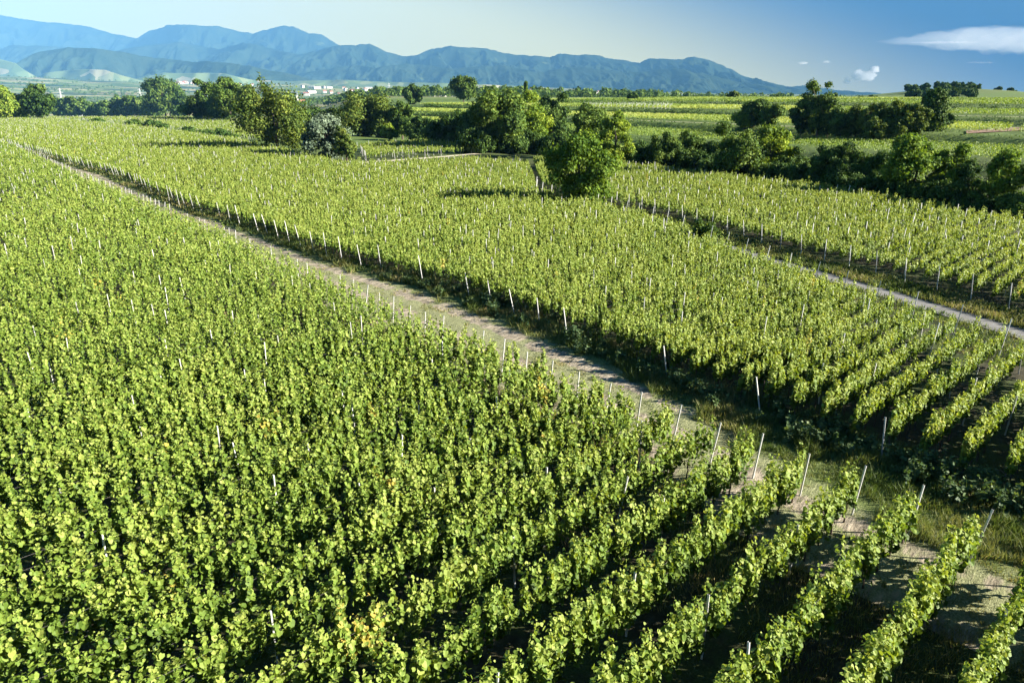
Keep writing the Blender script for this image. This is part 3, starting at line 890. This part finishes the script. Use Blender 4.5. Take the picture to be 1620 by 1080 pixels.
def grass(name, q, hlo, hhi, tmean, tsd, label, z=.03, wk=.0009):
    r = np.hypot(q[:, 0], q[:, 1])
    P = np.column_stack([q, ground_z(q[:, 0], q[:, 1]) + z])
    cl = .5 + .5 * vnoise(q[:, 0] / .8, q[:, 1] / .8, 41)
    h = (hlo + (hhi - hlo) * cl) * rng.uniform(.6, 1.3, len(q))
    w = np.maximum(.02, r * wk) * rng.uniform(.7, 1.5, len(q))
    t = np.clip(tmean + tsd * vnoise(q[:, 0] / 1.7, q[:, 1] / 1.7, 43) + rng.normal(0, .1, len(q)), 0, 1)
    v, f, tt = blades(P, h, w, t)
    return tag(obj(name, np_mesh(name, v, f, [M_grass], tt)), label, 'grass', kind='stuff')

q, v = scatter_between(Lr, Mr, 100000, .40, 1.06, 1.6)
q = q[v > .74 - .28 * sstep(4, 14, q[:, 0]) + .12 * vnoise(q[:, 0] / 1.5, q[:, 1] / 1.5, 66)]
grass('verge_grass', q, .15, .75, .58, .35, 'long green grass on the verge between track and middle block')
q, v = scatter_between(Lr, Mr, 150000, -.05, .74, 1.6)
rut = ((v > .29) & (v < .39)) | ((v > .56) & (v < .67))
q = q[~rut | (rng.uniform(0, 1, len(q)) < .2)]
q = q[(vnoise(q[:, 0] / 1.3, q[:, 1] / 1.3, 88) + .5 * vnoise(q[:, 0] / .4, q[:, 1] / .4, 89)) > -.05]
grass('mown_grass', q, .05, .22, .66, .3, 'short dry mown grass on the dirt track')
q, v = scatter_between(Lr, Lr - UDIR * 7, 26000, 0, 1, 2.0, 60)
q = q[(vnoise(q[:, 0] / 1.4, q[:, 1] / 1.4, 87)) > -.1]
grass('dry_grass', q, .15, .55, .78, .22, 'dry straw coloured grass at the ends of the near rows')
q, v = scatter_between(offset_line(RDl, 1.3 * sgn), offset_line(RDl, 4.6 * sgn), 34000, -.14, 1, 1.3)
grass('lane_grass', q, .2, .6, .62, .3, 'pale long grass on the verge of the paved lane')

q, v = scatter_between(offset_line(RDl, -1.2 * sgn), offset_line(RDl, -7.5 * sgn), 28000, -.07, 1, 1.3)
q = q[(vnoise(q[:, 0] / 1.6, q[:, 1] / 1.6, 57) > -.35) | (v < .2)]
grass('headland_grass', q, .1, .4, .5, .3, 'green grass on the strip between the middle vine ends and the lane')

def weed(h, w, seed, tone):
    g = np.random.default_rng(seed)
    V, Fq, T = [], [], []
    m = int(150 * h)
    stems = 9
    sx = g.normal(0, w * .28, (stems, 2))
    k = g.integers(0, stems, m); t = g.uniform(.08, 1, m) ** .8
    hh = h * g.uniform(.7, 1.05, stems)
    P = np.column_stack([sx[k] * (1 + .6 * t)[:, None] + g.normal(0, .06, (m, 2)), hh[k] * t])
    N = unit(g.normal(0, .6, (m, 3)) + np.array([0, 0, .6]))
    D = unit(np.column_stack([g.normal(0, .7, (m, 2)), g.uniform(.1, 1.2, m)]))
    v, f, tt = leaves(P, N, D, g.uniform(.10, .24, m) * (1.1 - .5 * t), np.clip(tone + g.normal(0, .15, m) + .25 * t, 0, 1), np.zeros(m, bool))
    # stems as thin upright slips
    bv, bf, bt = blades(np.column_stack([sx, np.zeros(stems)]), hh, np.full(stems, .03), np.full(stems, .35), .12)
    n0 = len(v)
    return np_mesh('weed', np.concatenate([v, bv]), [f, bf[0] + n0, bf[1] + n0], [M_weed], np.concatenate([tt, bt]))
wq, wv = scatter_between(Lr, Mr, 900, .76, 1.02, 1.0, 75)
sel = [i for i in range(len(wq)) if -12 < wq[i, 0] < 27][:150]
WM = [weed(h, .5, 300 + i, tn) for i, (h, tn) in enumerate(((.7, .35), (.9, .25), (1.1, .3), (1.25, .2), (.6, .5), (1.0, .4)))]
for i in sel:
    o = obj('weed', WM[int(rng.integers(0, 6))], None, (wq[i, 0], wq[i, 1], 0.02))
    o.rotation_euler = (0, 0, rng.uniform(0, 6.28)); s = rng.uniform(.75, 1.25); o.scale = (s * 1.2, s * 1.2, s)
    tag(o, 'feathery grey-green weed in the tall strip between the dirt track and the middle vines', 'weed', 'tall weeds along the track')

# ------------------------------------------------------------------ trees
def make_tree(kind, h, w, dist, seed, base=.18, hi=1.0):
    """trunk with limbs, crown of leaf clumps; returns two meshes"""
    g = np.random.default_rng(seed)
    mat = M_tree[{'bush': 'dark', 'spiky': 'olive', 'conifer': 'dark', 'poplar': 'dark'}.get(kind, kind)]
    rx = w / 2; zc = h * (base + 1) / 2; rz = h * (1 - base) / 2
    size = max(.20, dist * .0021)
    if kind in ('silver', 'walnut'): size *= 1.1
    if kind == 'spiky': size *= .72
    nc = int(np.clip(12 + 4.2 * (w * h) ** .5, 14, 46))
    d = unit(g.normal(0, 1, (nc, 3))); rad = g.uniform(.25, 1, nc) ** .4
    env = 1 + .34 * vnoise(d[:, 0] * 1.6 + seed, d[:, 2] * 1.6 + d[:, 1], seed)
    C = d * (rad * env)[:, None] * np.array([rx * .86, rx * .86, rz * .84]); C[:, 2] += zc
    if kind in ('conifer', 'poplar'):
        zz = g.uniform(0, 1, nc); C[:, 2] = h * (base + (.97 - base) * zz); rr = rx * (1.05 - zz if kind == 'conifer' else np.sin(np.pi * (zz * .8 + .15))) * .6
        a = g.uniform(0, 6.28, nc); C[:, 0] = rr * np.cos(a); C[:, 1] = rr * np.sin(a)
    cr = g.uniform(.20, .46, nc) * rx * (.78 if nc > 34 else .9)
    if kind in ('conifer', 'poplar'): cr = np.full(nc, rx * .5)
    lob = 1 + .25 * g.normal(0, 1, nc)
    area = 4 * math.pi * cr ** 2
    per = np.clip(area * 1.7 / (size ** 2 * .5), 10, 1500).astype(int)
    tot = per.sum(); cap = 16000
    if tot > cap: per = np.maximum(8, (per * cap / tot).astype(int)); size *= (tot / cap) ** .35
    k = np.repeat(np.arange(nc), per); m = len(k)
    dd = unit(g.normal(0, 1, (m, 3)) + np.array([0, 0, .25]))
    rl = cr[k] * g.uniform(.3, 1.0, m) ** .5 * (1 + .26 * g.normal(0, 1, m))
    P = C[k] + dd * rl[:, None] * np.array([1, 1, .85])
    if kind == 'spiky':
        sh = g.uniform(0, 1, m) < .35
        P[sh] += unit(C[k][sh] - np.array([0, 0, h * .25])) * g.uniform(0, .16 * h, sh.sum())[:, None]
    if kind == 'willow':
        P[:, 2] -= g.uniform(0, .12, m) * h * (np.hypot(P[:, 0], P[:, 1]) / rx)
    P[:, 2] = np.maximum(P[:, 2], .1)
    N = unit(dd + g.normal(0, .55, (m, 3)) + np.array([0, 0, .35]))
    D = g.normal(0, .7, (m, 3)) + np.array([0, 0, -.6])
    S = size * g.uniform(.65, 1.35, m)
    tint = np.clip(.5 + .13 * g.normal(0, 1, nc)[k] + g.normal(0, .18, m), 0, 1)
    if kind == 'silver': D = g.normal(0, .6, (m, 3)) + np.array([0, 0, .5])
    v, f, t = leaves(P, N, D, S, tint, np.zeros(m, bool))
    crown = np_mesh('crown', v, f, [mat], t)
    mb = MB()
    tr = max(.06, .022 * h); top = zc + rz * .35
    bend = g.normal(0, .02 * h, (4, 2))
    pts = [(0, 0, -.3)] + [(bend[i, 0] * (i / 3), bend[i, 1] * (i / 3), top * (i + 1) / 4) for i in range(4)]
    mb.tube(pts, [tr * 1.35, tr, tr * .8, tr * .55, tr * .25], 7)
    for i in np.argsort(-per)[:7]:
        s = g.uniform(.35, .7); p0 = Vector((bend[1, 0] * .3, bend[1, 1] * .3, top * s * .8)); p1 = Vector(C[i]); pm = (p0 + p1) / 2 + Vector((0, 0, .04 * h))
        mb.tube([p0, pm, p1], [tr * .45, tr * .3, tr * .1], 5)
    return mb.mesh('trunk', [M_bark]), crown

tree_n = 0
def tree(px, yb, yt, wpx, kind, label, cat='tree', group=None, Y=None, base=.16, name=None):
    global tree_n
    tree_n += 1
    if Y is None:
        x, y, z = PW(px, yb)
    else:
        x, y = ray(px, Y); z = float(ground_z(x, y))
    zc = y * math.cos(PITCH) - (z - CH) * math.sin(PITCH)
    d = math.hypot(x, y)
    ppm = F / zc
    if Y is None:
        h = (yb - yt) / ppm / math.cos(PITCH) * 1.0
    else:
        h = max(2.0, CH + (150 - yt) * y / 1167 - z)
    w = wpx / ppm * (1.12 if Y is None else 1)
    tm, cm = make_tree(kind, h, w, d, 1000 + tree_n, base)
    o = empty(name or {'bush': 'shrub', 'conifer': 'cypress_tree', 'willow': 'willow_tree', 'walnut': 'walnut_tree', 'silver': 'silver_shrub', 'poplar': 'poplar_tree'}.get(kind, 'broadleaf_tree'), (x, y, z), rng.uniform(0, 6.28) if kind != 'willow' else 0)
    tag(o, label, cat, group)
    obj('trunk', tm, o); obj('crown', cm, o)
    return o

TREES = [
    # left horizon
    (2, 192, 136, 52, 'willow', 'pale yellow-green willow-like tree cut by the left edge of the field'),
    (30, 190, 150, 46, 'willow', 'rounded yellow-topped tree beside the willow at the left edge'),
    (68, 190, 142, 46, 'dark', 'dark rounded tree standing alone at the left end of the wood'),
    (263, 188, 127, 52, 'broad', 'tall full broadleaf tree beside the gap left of the dark grove'),
    (292, 189, 150, 26, 'dark', 'narrow dark tree tucked against the right of the tall full one'),
    (331, 191, 133, 46, 'broad', 'round-topped green tree at the left of the dark grove behind the posts'),
    (366, 193, 129, 50, 'broad', 'tallest brownish-topped tree of the dark grove behind the posts'),
    (396, 195, 141, 44, 'olive', 'olive tinted tree at the right end of the grove, by the spiky tree'),
    (312, 191, 156, 34, 'soft', 'low pale green tree filling the front of the grove'),
    (350, 192, 158, 40, 'soft', 'low grey-green tree in front of the brownish-topped one'),
    # middle
    (440, 240, 139, 104, 'spiky', 'big bushy tree with upright spiky shoots beside the silvery bush'),
    (520, 253, 189, 66, 'silver', 'silvery white leaved bush at the edge of the vines'),
    (549, 258, 206, 36, 'olive', 'small olive bush hugging the right side of the silvery bush'),
    (505, 212, 172, 60, 'dark', 'dark tree behind the silvery bush'),
    (575, 216, 158, 88, 'spiky', 'wide dark bushy tree right of the silvery bush'),
    (612, 219, 176, 52, 'olive', 'brownish bush at the right of the wide bushy tree'),
    (637, 221, 168, 38, 'broad', 'narrow green tree between the brownish bush and the dark hedge'),
    (616, 222, 198, 26, 'bright', 'small bright green bush in front of the brownish bush'),
    (668, 226, 190, 50, 'dark', 'dark shrub at the left of the long hedge'),
    (698, 230, 192, 50, 'dark', 'dark shrub in the middle of the long hedge'),
    (726, 233, 184, 56, 'dark', 'dark tall shrub of the hedge against the big tree clump'),
    (785, 242, 150, 96, 'broad', 'largest dark tree of the central clump'),
    (752, 238, 172, 66, 'dark', 'dark tree on the left flank of the central clump'),
    (832, 242, 152, 72, 'bright', 'bright yellow-green tree on the right of the central clump'),
    (872, 232, 150, 52, 'dark', 'dark upright tree behind the bright tree of the clump'),
    (930, 256, 170, 62, 'broad', 'dark tree directly behind the lone walnut'),
    (972, 268, 187, 48, 'bright', 'bright leaved tree right of and behind the walnut'),
    (915, 330, 210, 94, 'walnut', 'lone walnut tree standing in the vines in front of the belt'),
    (1012, 268, 228, 44, 'dark', 'low dark tree next to the bright leaved one'),
    (1047, 272, 208, 50, 'broad', 'loose tree with pale twigs in the middle of the belt'),
    (1090, 274, 215, 48, 'broad', 'rounded tree of the belt left of the tall loose one'),
    (1125, 277, 226, 44, 'dark', 'dark low tree of the belt left of the tall loose one'),
    (1165, 288, 200, 78, 'broad', 'tall loose crowned tree in the belt'),
    (1212, 290, 206, 60, 'bright', 'yellow-green tree joined to the tall loose one'),
    (1252, 294, 240, 48, 'dark', 'dark low tree right of the yellow-green one'),
    (1312, 304, 230, 66, 'dark', 'dark tree beginning the right half of the belt'),
    (1350, 308, 238, 56, 'broad', 'dark leafy tree with gaps in the right half of the belt'),
    (1392, 313, 246, 58, 'dark', 'low dark tree left of the broad loose crown'),
    (1440, 322, 220, 84, 'walnut', 'broad loose crown with large leaves in the right half of the belt'),
    (1492, 326, 236, 56, 'walnut', 'loose green tree next to the broad loose crown'),
    (1532, 332, 258, 48, 'dark', 'low dark tree near the right end of the belt'),
    (1582, 340, 232, 66, 'walnut', 'round tree near the right edge above the vine rows'),
    (1618, 348, 246, 46, 'broad', 'tree cut by the right edge above the vine rows'),
    (1078, 266, 248, 26, 'bright', 'small bright bush in front of the belt'),
    (1114, 390, 346, 34, 'broad', 'small apple-like tree at the corner of the lane and the right block'),
    # hills to the right
    (1292, 218, 136, 46, 'broad', 'tall tree standing over the grove on the terraces'),
    (1266, 218, 156, 40, 'dark', 'dark tree with pale top left of the tall grove tree'),
    (1328, 222, 176, 44, 'broad', 'green tree at the left front of the terrace grove'),
    (1470, 208, 149, 36, 'poplar', 'tall dark upright tree at the right of the terrace grove'),
    (1492, 206, 179, 24, 'dark', 'small dark tree right of the tall upright one'),
    (1192, 202, 160, 38, 'dark', 'dark tree on the terrace left of the grove'),
    (1217, 206, 163, 34, 'broad', 'round tree beside the dark one on the terrace'),
    (1178, 205, 180, 34, 'bright', 'bright low bush below the dark terrace tree'),
]
for t in TREES:
    tree(*t, base=.0 if t[0] > 400 else .05)
for px in list(range(1000, 1290, 21)) + list(range(1295, 1640, 22)) + list(range(745, 960, 24)):
    line = np.interp(px, [745, 850, 960, 1000, 1080, 1200, 1300, 1450, 1620], [242, 244, 262, 268, 274, 290, 304, 325, 352])
    hh = rng.uniform(24, 42)
    tree(float(px + rng.uniform(-6, 6)), float(line), float(line - hh), float(rng.uniform(34, 52)), 'dark' if rng.uniform() < .7 else 'broad',
         'dark undergrowth shrub filling the foot of the tree belt', 'shrub', 'undergrowth shrubs of the belt', base=-.05, name='shrub')
# grove of olive-brown trees on the terrace
for i, (px, yb, yt, w) in enumerate(((1352, 222, 172, 32), (1370, 224, 166, 34), (1390, 226, 166, 36), (1408, 226, 163, 34), (1428, 224, 166, 36), (1446, 220, 172, 32), (1340, 222, 184, 26), (1382, 228, 188, 30), (1415, 228, 190, 30), (1308, 218, 182, 30))):
    tree(px, yb, yt, w, 'olive', 'olive-brown slender tree in the dense grove on the terraces', group='trees of the terrace grove', base=.05)
# crest trees
for px, yt, w, kind, Y, lab in (
        (655, 136, 36, 'dark', 640, 'dark round tree alone on the crest line'),
        (733, 120, 42, 'broad', 640, 'largest round tree on the crest, in front of the mountains'),
        (776, 135, 26, 'soft', 660, 'pale small tree right of the largest crest tree'),
        (832, 130, 9, 'conifer', 560, 'thin dark cypress-like tree above the central clump'),
        (1001, 147, 18, 'dark', 620, 'dark low tree at the end of the white posts on the crest'),
        (1160, 145, 17, 'olive', 700, 'small reddish round tree on the crest'),
        (1230, 151, 12, 'dark', 720, 'tiny round tree on the crest left of the tall tree'),
        (1322, 148, 8, 'conifer', 700, 'tiny pointed tree on the crest right of the tall tree')):
    tree(px, 0, yt, w, kind, lab, Y=Y, base=.08)
for px, yt, w, Y in ((1035, 153, 8, 700), (1075, 153, 12, 760), (1048, 152, 7, 760), (1105, 153, 12, 800), (1120, 153, 9, 800), (1135, 153, 8, 790), (1143, 152, 8, 790), (1362, 152, 8, 820), (1378, 151, 6, 820), (1386, 152, 6, 830)):
    tree(px, 0, yt, w, 'dark', 'tiny dark tree among others along the crest line', group='tiny trees on the crest', Y=Y, base=.05)
for i in range(44):
    px = rng.uniform(1434, 1545); Y = rng.uniform(780, 1060)
    x, y = ray(px, Y); top = 150 - (float(ground_z(x, y)) + rng.uniform(7, 11) - CH) * 1167 / Y
    tree(px, 0, top, rng.uniform(9, 15), 'dark', 'dark tree in the small wood on the right horizon knoll', group='trees on the knoll', Y=Y, base=.03)
for px in (1545, 1549, 1574, 1579, 1590, 1597, 1604, 1614):
    Y = rng.uniform(1000, 1120); x, y = ray(px, Y); top = 150 - (float(ground_z(x, y)) + rng.uniform(5, 8) - CH) * 1167 / Y
    tree(px, 0, top, rng.uniform(7, 11), 'dark', 'tiny dark tree on the skyline right of the knoll', group='skyline trees right of the knoll', Y=Y, base=.03)
for i, px in enumerate(np.linspace(96, 246, 17)):
    tree(float(px), 187, float(rng.uniform(153, 168)), float(rng.uniform(18, 30)), 'soft' if i % 3 else 'broad', 'mid green tree in the wood beyond the left vineyards', group='trees of the left wood', base=.05)
for px, yb, yt, w in ((212, 203, 191, 24), (240, 206, 193, 26), (258, 207, 198, 18), (298, 212, 203, 22), (322, 216, 208, 22), (350, 220, 208, 30), (368, 222, 214, 20), (153, 197, 190, 20)):
    tree(px, yb, yt, w, 'bush', 'low dark bush on the strip between the left vineyards', 'bush', 'low bushes on the left strip', base=.0)

# woods of the plain, far enough to read as masses
def far_woods():
    n = 9500
    px = rng.uniform(-150, 1700, n); Y = np.exp(rng.uniform(np.log(1300), np.log(8500), n))
    x = (px - 810) / 1167 * Y
    k = (vnoise(x / 700, Y / 260, 71) + .35 * vnoise(x / 150, Y / 90, 72)) > -.10 + .38 * sstep(3200, 8000, Y)
    k &= ~((px > 1250) & (Y < 1700))
    x, y = x[k], Y[k]; z = ground_z(x, y); m = len(x)
    per = 34
    q = np.repeat(np.arange(m), per)
    rad = rng.uniform(6, 12, m); hh = rng.uniform(11, 21, m)
    d = unit(rng.normal(0, 1, (len(q), 3)) + np.array([0, 0, .5]))
    P = np.column_stack([x[q], y[q], z[q] + hh[q] * .55]) + d * np.column_stack([rad[q], rad[q], hh[q] * .45]) * rng.uniform(.7, 1.05, (len(q), 1))
    v, f, t = leaves(P, unit(d + rng.normal(0, .4, d.shape)), rng.normal(0, 1, d.shape), rng.uniform(3.5, 6.5, len(q)), np.clip(rng.normal(.5, .2, len(q)), 0, 1), np.zeros(len(q), bool))
    tag(obj('far_woods', np_mesh('far_woods', v, f, [M_tree['broad']], t)), 'dark woods and tree lines across the far plain', 'woods', kind='stuff')
far_woods()

# ------------------------------------------------------------------ houses, pylons, greenhouses
def house_mesh(L, W, H, rh, wall, roof):
    mb = MB()
    a, b = L / 2, W / 2
    mb.add([(-a, -b, -4), (a, -b, -4), (a, b, -4), (-a, b, -4), (-a, -b, H), (a, -b, H), (a, b, H), (-a, b, H), (-a, 0, H + rh), (a, 0, H + rh)],
           [(0, 1, 5, 4), (2, 3, 7, 6)], [(4, 8, 7), (5, 6, 9)])
    mb.add([(-a, -b, -4), (a, -b, -4), (a, b, -4), (-a, b, -4), (-a, -b, H), (a, -b, H), (a, b, H), (-a, b, H)], [(0, 4, 7, 3), (1, 2, 6, 5)])
    o = .5
    mb.add([(-a - o, -b - o, H - o * rh / b + .06), (a + o, -b - o, H - o * rh / b + .06), (a + o, 0, H + rh + .06), (-a - o, 0, H + rh + .06), (-a - o, b + o, H - o * rh / b + .06), (a + o, b + o, H - o * rh / b + .06)],
           [(0, 1, 2, 3), (3, 2, 5, 4)], m=1)
    return mb.mesh('house', [wall, roof])
HM = [house_mesh(14, 10, 6.5, 4.5, M_wall, M_roof), house_mesh(18, 11, 7, 5, M_wall, M_roof), house_mesh(12, 9, 5.5, 4, M_cream, M_roof), house_mesh(34, 18, 8, 2.5, M_wall, M_grey), house_mesh(22, 12, 9, 4, M_wall, M_roof)]
VILL = [  # px centre, half width, distance range, count, label
    (14, 18, 8300, 8900, 10, 'white house in the village at the far left foot of the hills'),
    (78, 30, 8000, 8900, 26, 'white house in the village below the pale round hill'),
    (300, 40, 7600, 8600, 24, 'white house in the village behind the grove'),
    (560, 70, 5200, 7800, 26, 'white house scattered on the slope left of the crest tree'),
    (600, 60, 2600, 3300, 12, 'pale house in the village behind the crest vines'),
    (700, 38, 2300, 2800, 20, 'red roofed house in the row beside the largest crest tree'),
    (800, 50, 7000, 8800, 28, 'white house in the town at the foot of the mountains'),
    (930, 70, 5200, 7600, 30, 'pale house in the town on the plain'),
    (1090, 40, 4200, 5600, 26, 'white house in the bright town at the foot of the right ridge'),
    (380, 30, 7000, 8200, 10, 'pale house on the slope behind the brownish-topped tree'),
]
for px, hw, y0, y1, n, lab in VILL:
    for i in range(n):
        Y = rng.uniform(y0, y1); x, y = ray(px + rng.normal(0, hw * .55), Y)
        o = obj('house', HM[int(rng.choice(5, p=[.34, .2, .2, .1, .16]))], None, (x, y, float(ground_z(x, y)) + .5))
        o.rotation_euler = (0, 0, rng.uniform(-.9, .9)); s = rng.uniform(1.0, 1.4) * (1.45 if Y > 4500 else 1); o.scale = (s, s, s)
        tag(o, lab, 'house', 'houses: ' + lab.split(' in ')[-1].split(' on ')[-1][:40])

def pylon(px, Y, h, lab):
    x, y = ray(px, Y); z = float(ground_z(x, y))
    root = empty('power_pylon', (x, y, z), .5); tag(root, lab, 'pylon', 'pylons on the plain')
    mb = MB(); b = 4.2; tp = .7; r = .32
    for i in (-1, 1):
        for j in (-1, 1):
            mb.tube([(i * b, j * b, -2), (i * 1.6, j * 1.6, h * .5), (i * tp, j * tp, h)], r, 5)
    lev = np.linspace(0, h, 8)
    wd = np.interp(lev, [0, h * .5, h], [b, 1.6, tp])
    for k in range(7):
        for s1, s2 in (((-1, -1), (1, -1)), ((1, -1), (1, 1)), ((1, 1), (-1, 1)), ((-1, 1), (-1, -1))):
            mb.tube([(s1[0] * wd[k], s1[1] * wd[k], lev[k]), (s2[0] * wd[k + 1], s2[1] * wd[k + 1], lev[k + 1])], r * .55, 4)
            mb.tube([(s2[0] * wd[k], s2[1] * wd[k], lev[k]), (s1[0] * wd[k + 1], s1[1] * wd[k + 1], lev[k + 1])], r * .55, 4)
    obj('mast', mb.mesh('mast', [M_pylon]), root)
    for zz, ww in ((.68, 9), (.82, 7), (.95, 5)):
        m2 = MB(); m2.tube([(-ww, 0, h * zz), (0, -.7, h * zz), (ww, 0, h * zz)], .28, 4); m2.tube([(-ww, 0, h * zz), (0, .7, h * zz + 1.6), (ww, 0, h * zz)], .25, 4)
        obj('crossarm', m2.mesh('crossarm', [M_pylon]), root)
pylon(96, 1900, 56, 'steel power pylon on the plain right of the lone dark tree')
pylon(222, 2000, 56, 'steel power pylon on the plain just left of the tall full tree')
pylon(616, 3200, 60, 'thin far pylon left of the dark round crest tree')

def tunnel(px, Y, L, lab):
    x, y = ray(px, Y); z = float(ground_z(x, y))
    mb = MB(); n = 10; w = 9; h = 4.5
    P = [(w * math.cos(math.pi * k / n), h * math.sin(math.pi * k / n) ** .8) for k in range(n + 1)]
    V = [(-L / 2, a, b) for a, b in P] + [(L / 2, a, b) for a, b in P]
    mb.add(V, [(k, k + 1, n + 2 + k, n + 1 + k) for k in range(n)])
    for s in (0, 1):
        V2 = [((s - .5) * L, a, b) for a, b in P] + [((s - .5) * L, 0, 0)]
        mb.add(V2, [], [(k, k + 1, n + 1) for k in range(n)])
    o = obj('greenhouse', mb.mesh('greenhouse', [M_film]), None, (x, y, z + 14)); o.location.z = z
    tag(o, lab, 'greenhouse', 'greenhouses beyond the wood')
tunnel(118, 1350, 34, 'long white greenhouse left of the two beyond the wood')
tunnel(152, 1380, 24, 'shorter white greenhouse right of the two beyond the wood')

def church(px, Y):
    x, y = ray(px, Y); z = float(ground_z(x, y))
    root = empty('church', (x, y, z), .4); tag(root, 'tiny white church with a pointed tower beside the spiky tree', 'church')
    mb = MB(); mb.box((0, 0, 12), (7, 7, 32)); obj('tower', mb.mesh('tower', [M_wall]), root)
    mb = MB(); mb.add([(-3.8, -3.8, 28.02), (3.8, -3.8, 28.02), (3.8, 3.8, 28.02), (-3.8, 3.8, 28.02), (0, 0, 44)], [(3, 2, 1, 0)], [(0, 1, 4), (1, 2, 4), (2, 3, 4), (3, 0, 4)])
    obj('spire', mb.mesh('spire', [M_grey]), root)
    n = obj('nave', house_mesh(24, 12, 11, 7, M_wall, M_roof), root, (16, 0, 0))
church(470, 2900)

# ------------------------------------------------------------------ clouds
def cloud_mat(name, dens):
    m, nt, p = new_mat(name)
    nt.nodes.remove(p)
    v = nt.nodes.new('ShaderNodeVolumePrincipled')
    v.inputs['Color'].default_value = (.98, .98, 1, 1); v.inputs['Density'].default_value = dens; v.inputs['Anisotropy'].default_value = .2
    nt.links.new(v.outputs[0], nt.nodes['Material Output'].inputs['Volume'])
    return m

def lens_cloud(name, px, py, hwpx, hhpx, D, dens, label, seed, skew=0.0):
    nu, nv = 260, 40
    cx, cyy = ray(px, D); cz = CH + (150 - py) * D / 1167
    hw = hwpx * D / 1167; hh = hhpx * D / 1167
    u = np.linspace(-1, 1, nu); a = np.linspace(0, 2 * math.pi, nv, endpoint=False)
    U, A = np.meshgrid(u, a, indexing='ij')
    env = np.clip(1 - np.abs(U) ** 1.6, 0, 1) ** .8
    env = env * np.clip(.62 + .38 * U * skew + .32 * fbm(U * 4 + seed, A * .5, 4, seed) + .2 * fbm(U * 16 + seed, A * 1.2, 3, seed + 6), .03, 2)
    X = U * hw + .04 * hw * fbm(U * 5, A * 2 + seed, 3, seed + 1)
    Z = np.sin(A) * hh * env * np.where(np.sin(A) > 0, 1, .85) + hh * .22 * U * skew
    Yv = np.cos(A) * hw * .45 * env
    Z += hh * .12 * fbm(U * 9 + seed, A * 3, 3, seed + 2) * env
    V = np.stack([X + cx, Yv + cyy, Z + cz], -1).reshape(-1, 3)
    i, j = np.meshgrid(np.arange(nu - 1), np.arange(nv), indexing='ij')
    Q = np.stack([i * nv + j, i * nv + (j + 1) % nv, (i + 1) * nv + (j + 1) % nv, (i + 1) * nv + j], -1).reshape(-1, 4)
    o = obj(name, np_mesh(name, V, Q, [cloud_mat(name + '_vapour', dens)], smooth=True))
    tag(o, label, 'cloud', kind='thing')
DC = 52000
lens_cloud('cloud', 1590, 70, 222, 31, DC, .00013, 'long smooth lens-shaped white cloud at the upper right', 4, .5)
lens_cloud('cloud', 1478, 74, 60, 2.5, DC, .0003, 'thin faint wisp just under the long lens cloud', 9)
lens_cloud('cloud', 1540, 103, 26, 2.2, DC, .0003, 'short faint wisp below the right part of the lens cloud', 13)
def puff(px, py, wpx, hpx, dens, label, seed):
    D = DC; cx, cyy = ray(px, D); cz = CH + (150 - py) * D / 1167; k = D / 1167
    g = np.random.default_rng(seed)
    import bmesh
    bm = bmesh.new(); n = 9
    me = bpy.data.meshes.new('cloud')
    nu, nv = 40, 24
    th = np.linspace(0.02, math.pi - .02, nv); ph = np.linspace(0, 2 * math.pi, nu, endpoint=False)
    T, Pp = np.meshgrid(th, ph, indexing='ij')
    d = np.stack([np.sin(T) * np.cos(Pp), np.sin(T) * np.sin(Pp), np.cos(T)], -1)
    r = 1 + .38 * np.abs(fbm(d[..., 0] * 2.2 + seed, d[..., 2] * 2.6 + d[..., 1], 3, seed)) * 2 - .3
    V = d * r[..., None] * np.array([wpx * k, wpx * k * .8, hpx * k]); V[..., 2] = np.where(V[..., 2] < 0, V[..., 2] * .6, V[..., 2])
    V = (V + np.array([cx, cyy, cz])).reshape(-1, 3)
    i, j = np.meshgrid(np.arange(nv - 1), np.arange(nu), indexing='ij')
    Q = np.stack([i * nu + j, (i + 1) * nu + j, (i + 1) * nu + (j + 1) % nu, i * nu + (j + 1) % nu], -1).reshape(-1, 4)
    bm.free()
    o = obj('cloud', np_mesh('cloud', V, Q, [cloud_mat('cumulus_vapour', dens)], smooth=True))
    tag(o, label, 'cloud', kind='thing')
puff(1364, 124, 19, 11, .0016, 'broad pale cumulus base low over the right end of the mountains', 3)
puff(1377, 114, 8, 7, .006, 'bright round cumulus top, right of the two over the broad pale one', 17)
puff(1353, 118, 8, 6, .004, 'smaller cumulus top, left of the two over the broad pale one', 18)
puff(1337, 131, 7, 8, .002, 'small cumulus tower left of the puffy one', 5)
puff(1265, 104, 9, 3.0, .0008, 'tiny flat cloud, left of two over the tall grove tree', 7)
puff(1300, 102, 7, 2.6, .0008, 'tiny flat cloud, right of two over the tall grove tree', 8)
puff(1507, 144, 5, 4, .004, 'tiny white cloud peeping up behind the knoll', 12)

# ------------------------------------------------------------------ haze
def haze():
    mb = MB(); x0, x1, y0, y1, z0, z1 = -34000, 34000, -2500, 26500, -90, 5600
    mb.add([(x, y, z) for z in (z0, z1) for y in (y0, y1) for x in (x0, x1)], [(0, 2, 3, 1), (4, 5, 7, 6), (0, 1, 5, 4), (2, 6, 7, 3), (0, 4, 6, 2), (1, 3, 7, 5)])
    m, nt, p = new_mat('thin_air'); nt.nodes.remove(p)
    v = nt.nodes.new('ShaderNodeVolumePrincipled')
    v.inputs['Color'].default_value = (.105, .27, .49, 1); v.inputs['Density'].default_value = 5.4e-5; v.inputs['Anisotropy'].default_value = -.36
    nt.links.new(v.outputs[0], nt.nodes['Material Output'].inputs['Volume'])
    tag(obj('haze', mb.mesh('haze', [m])), kind='stuff')
haze()
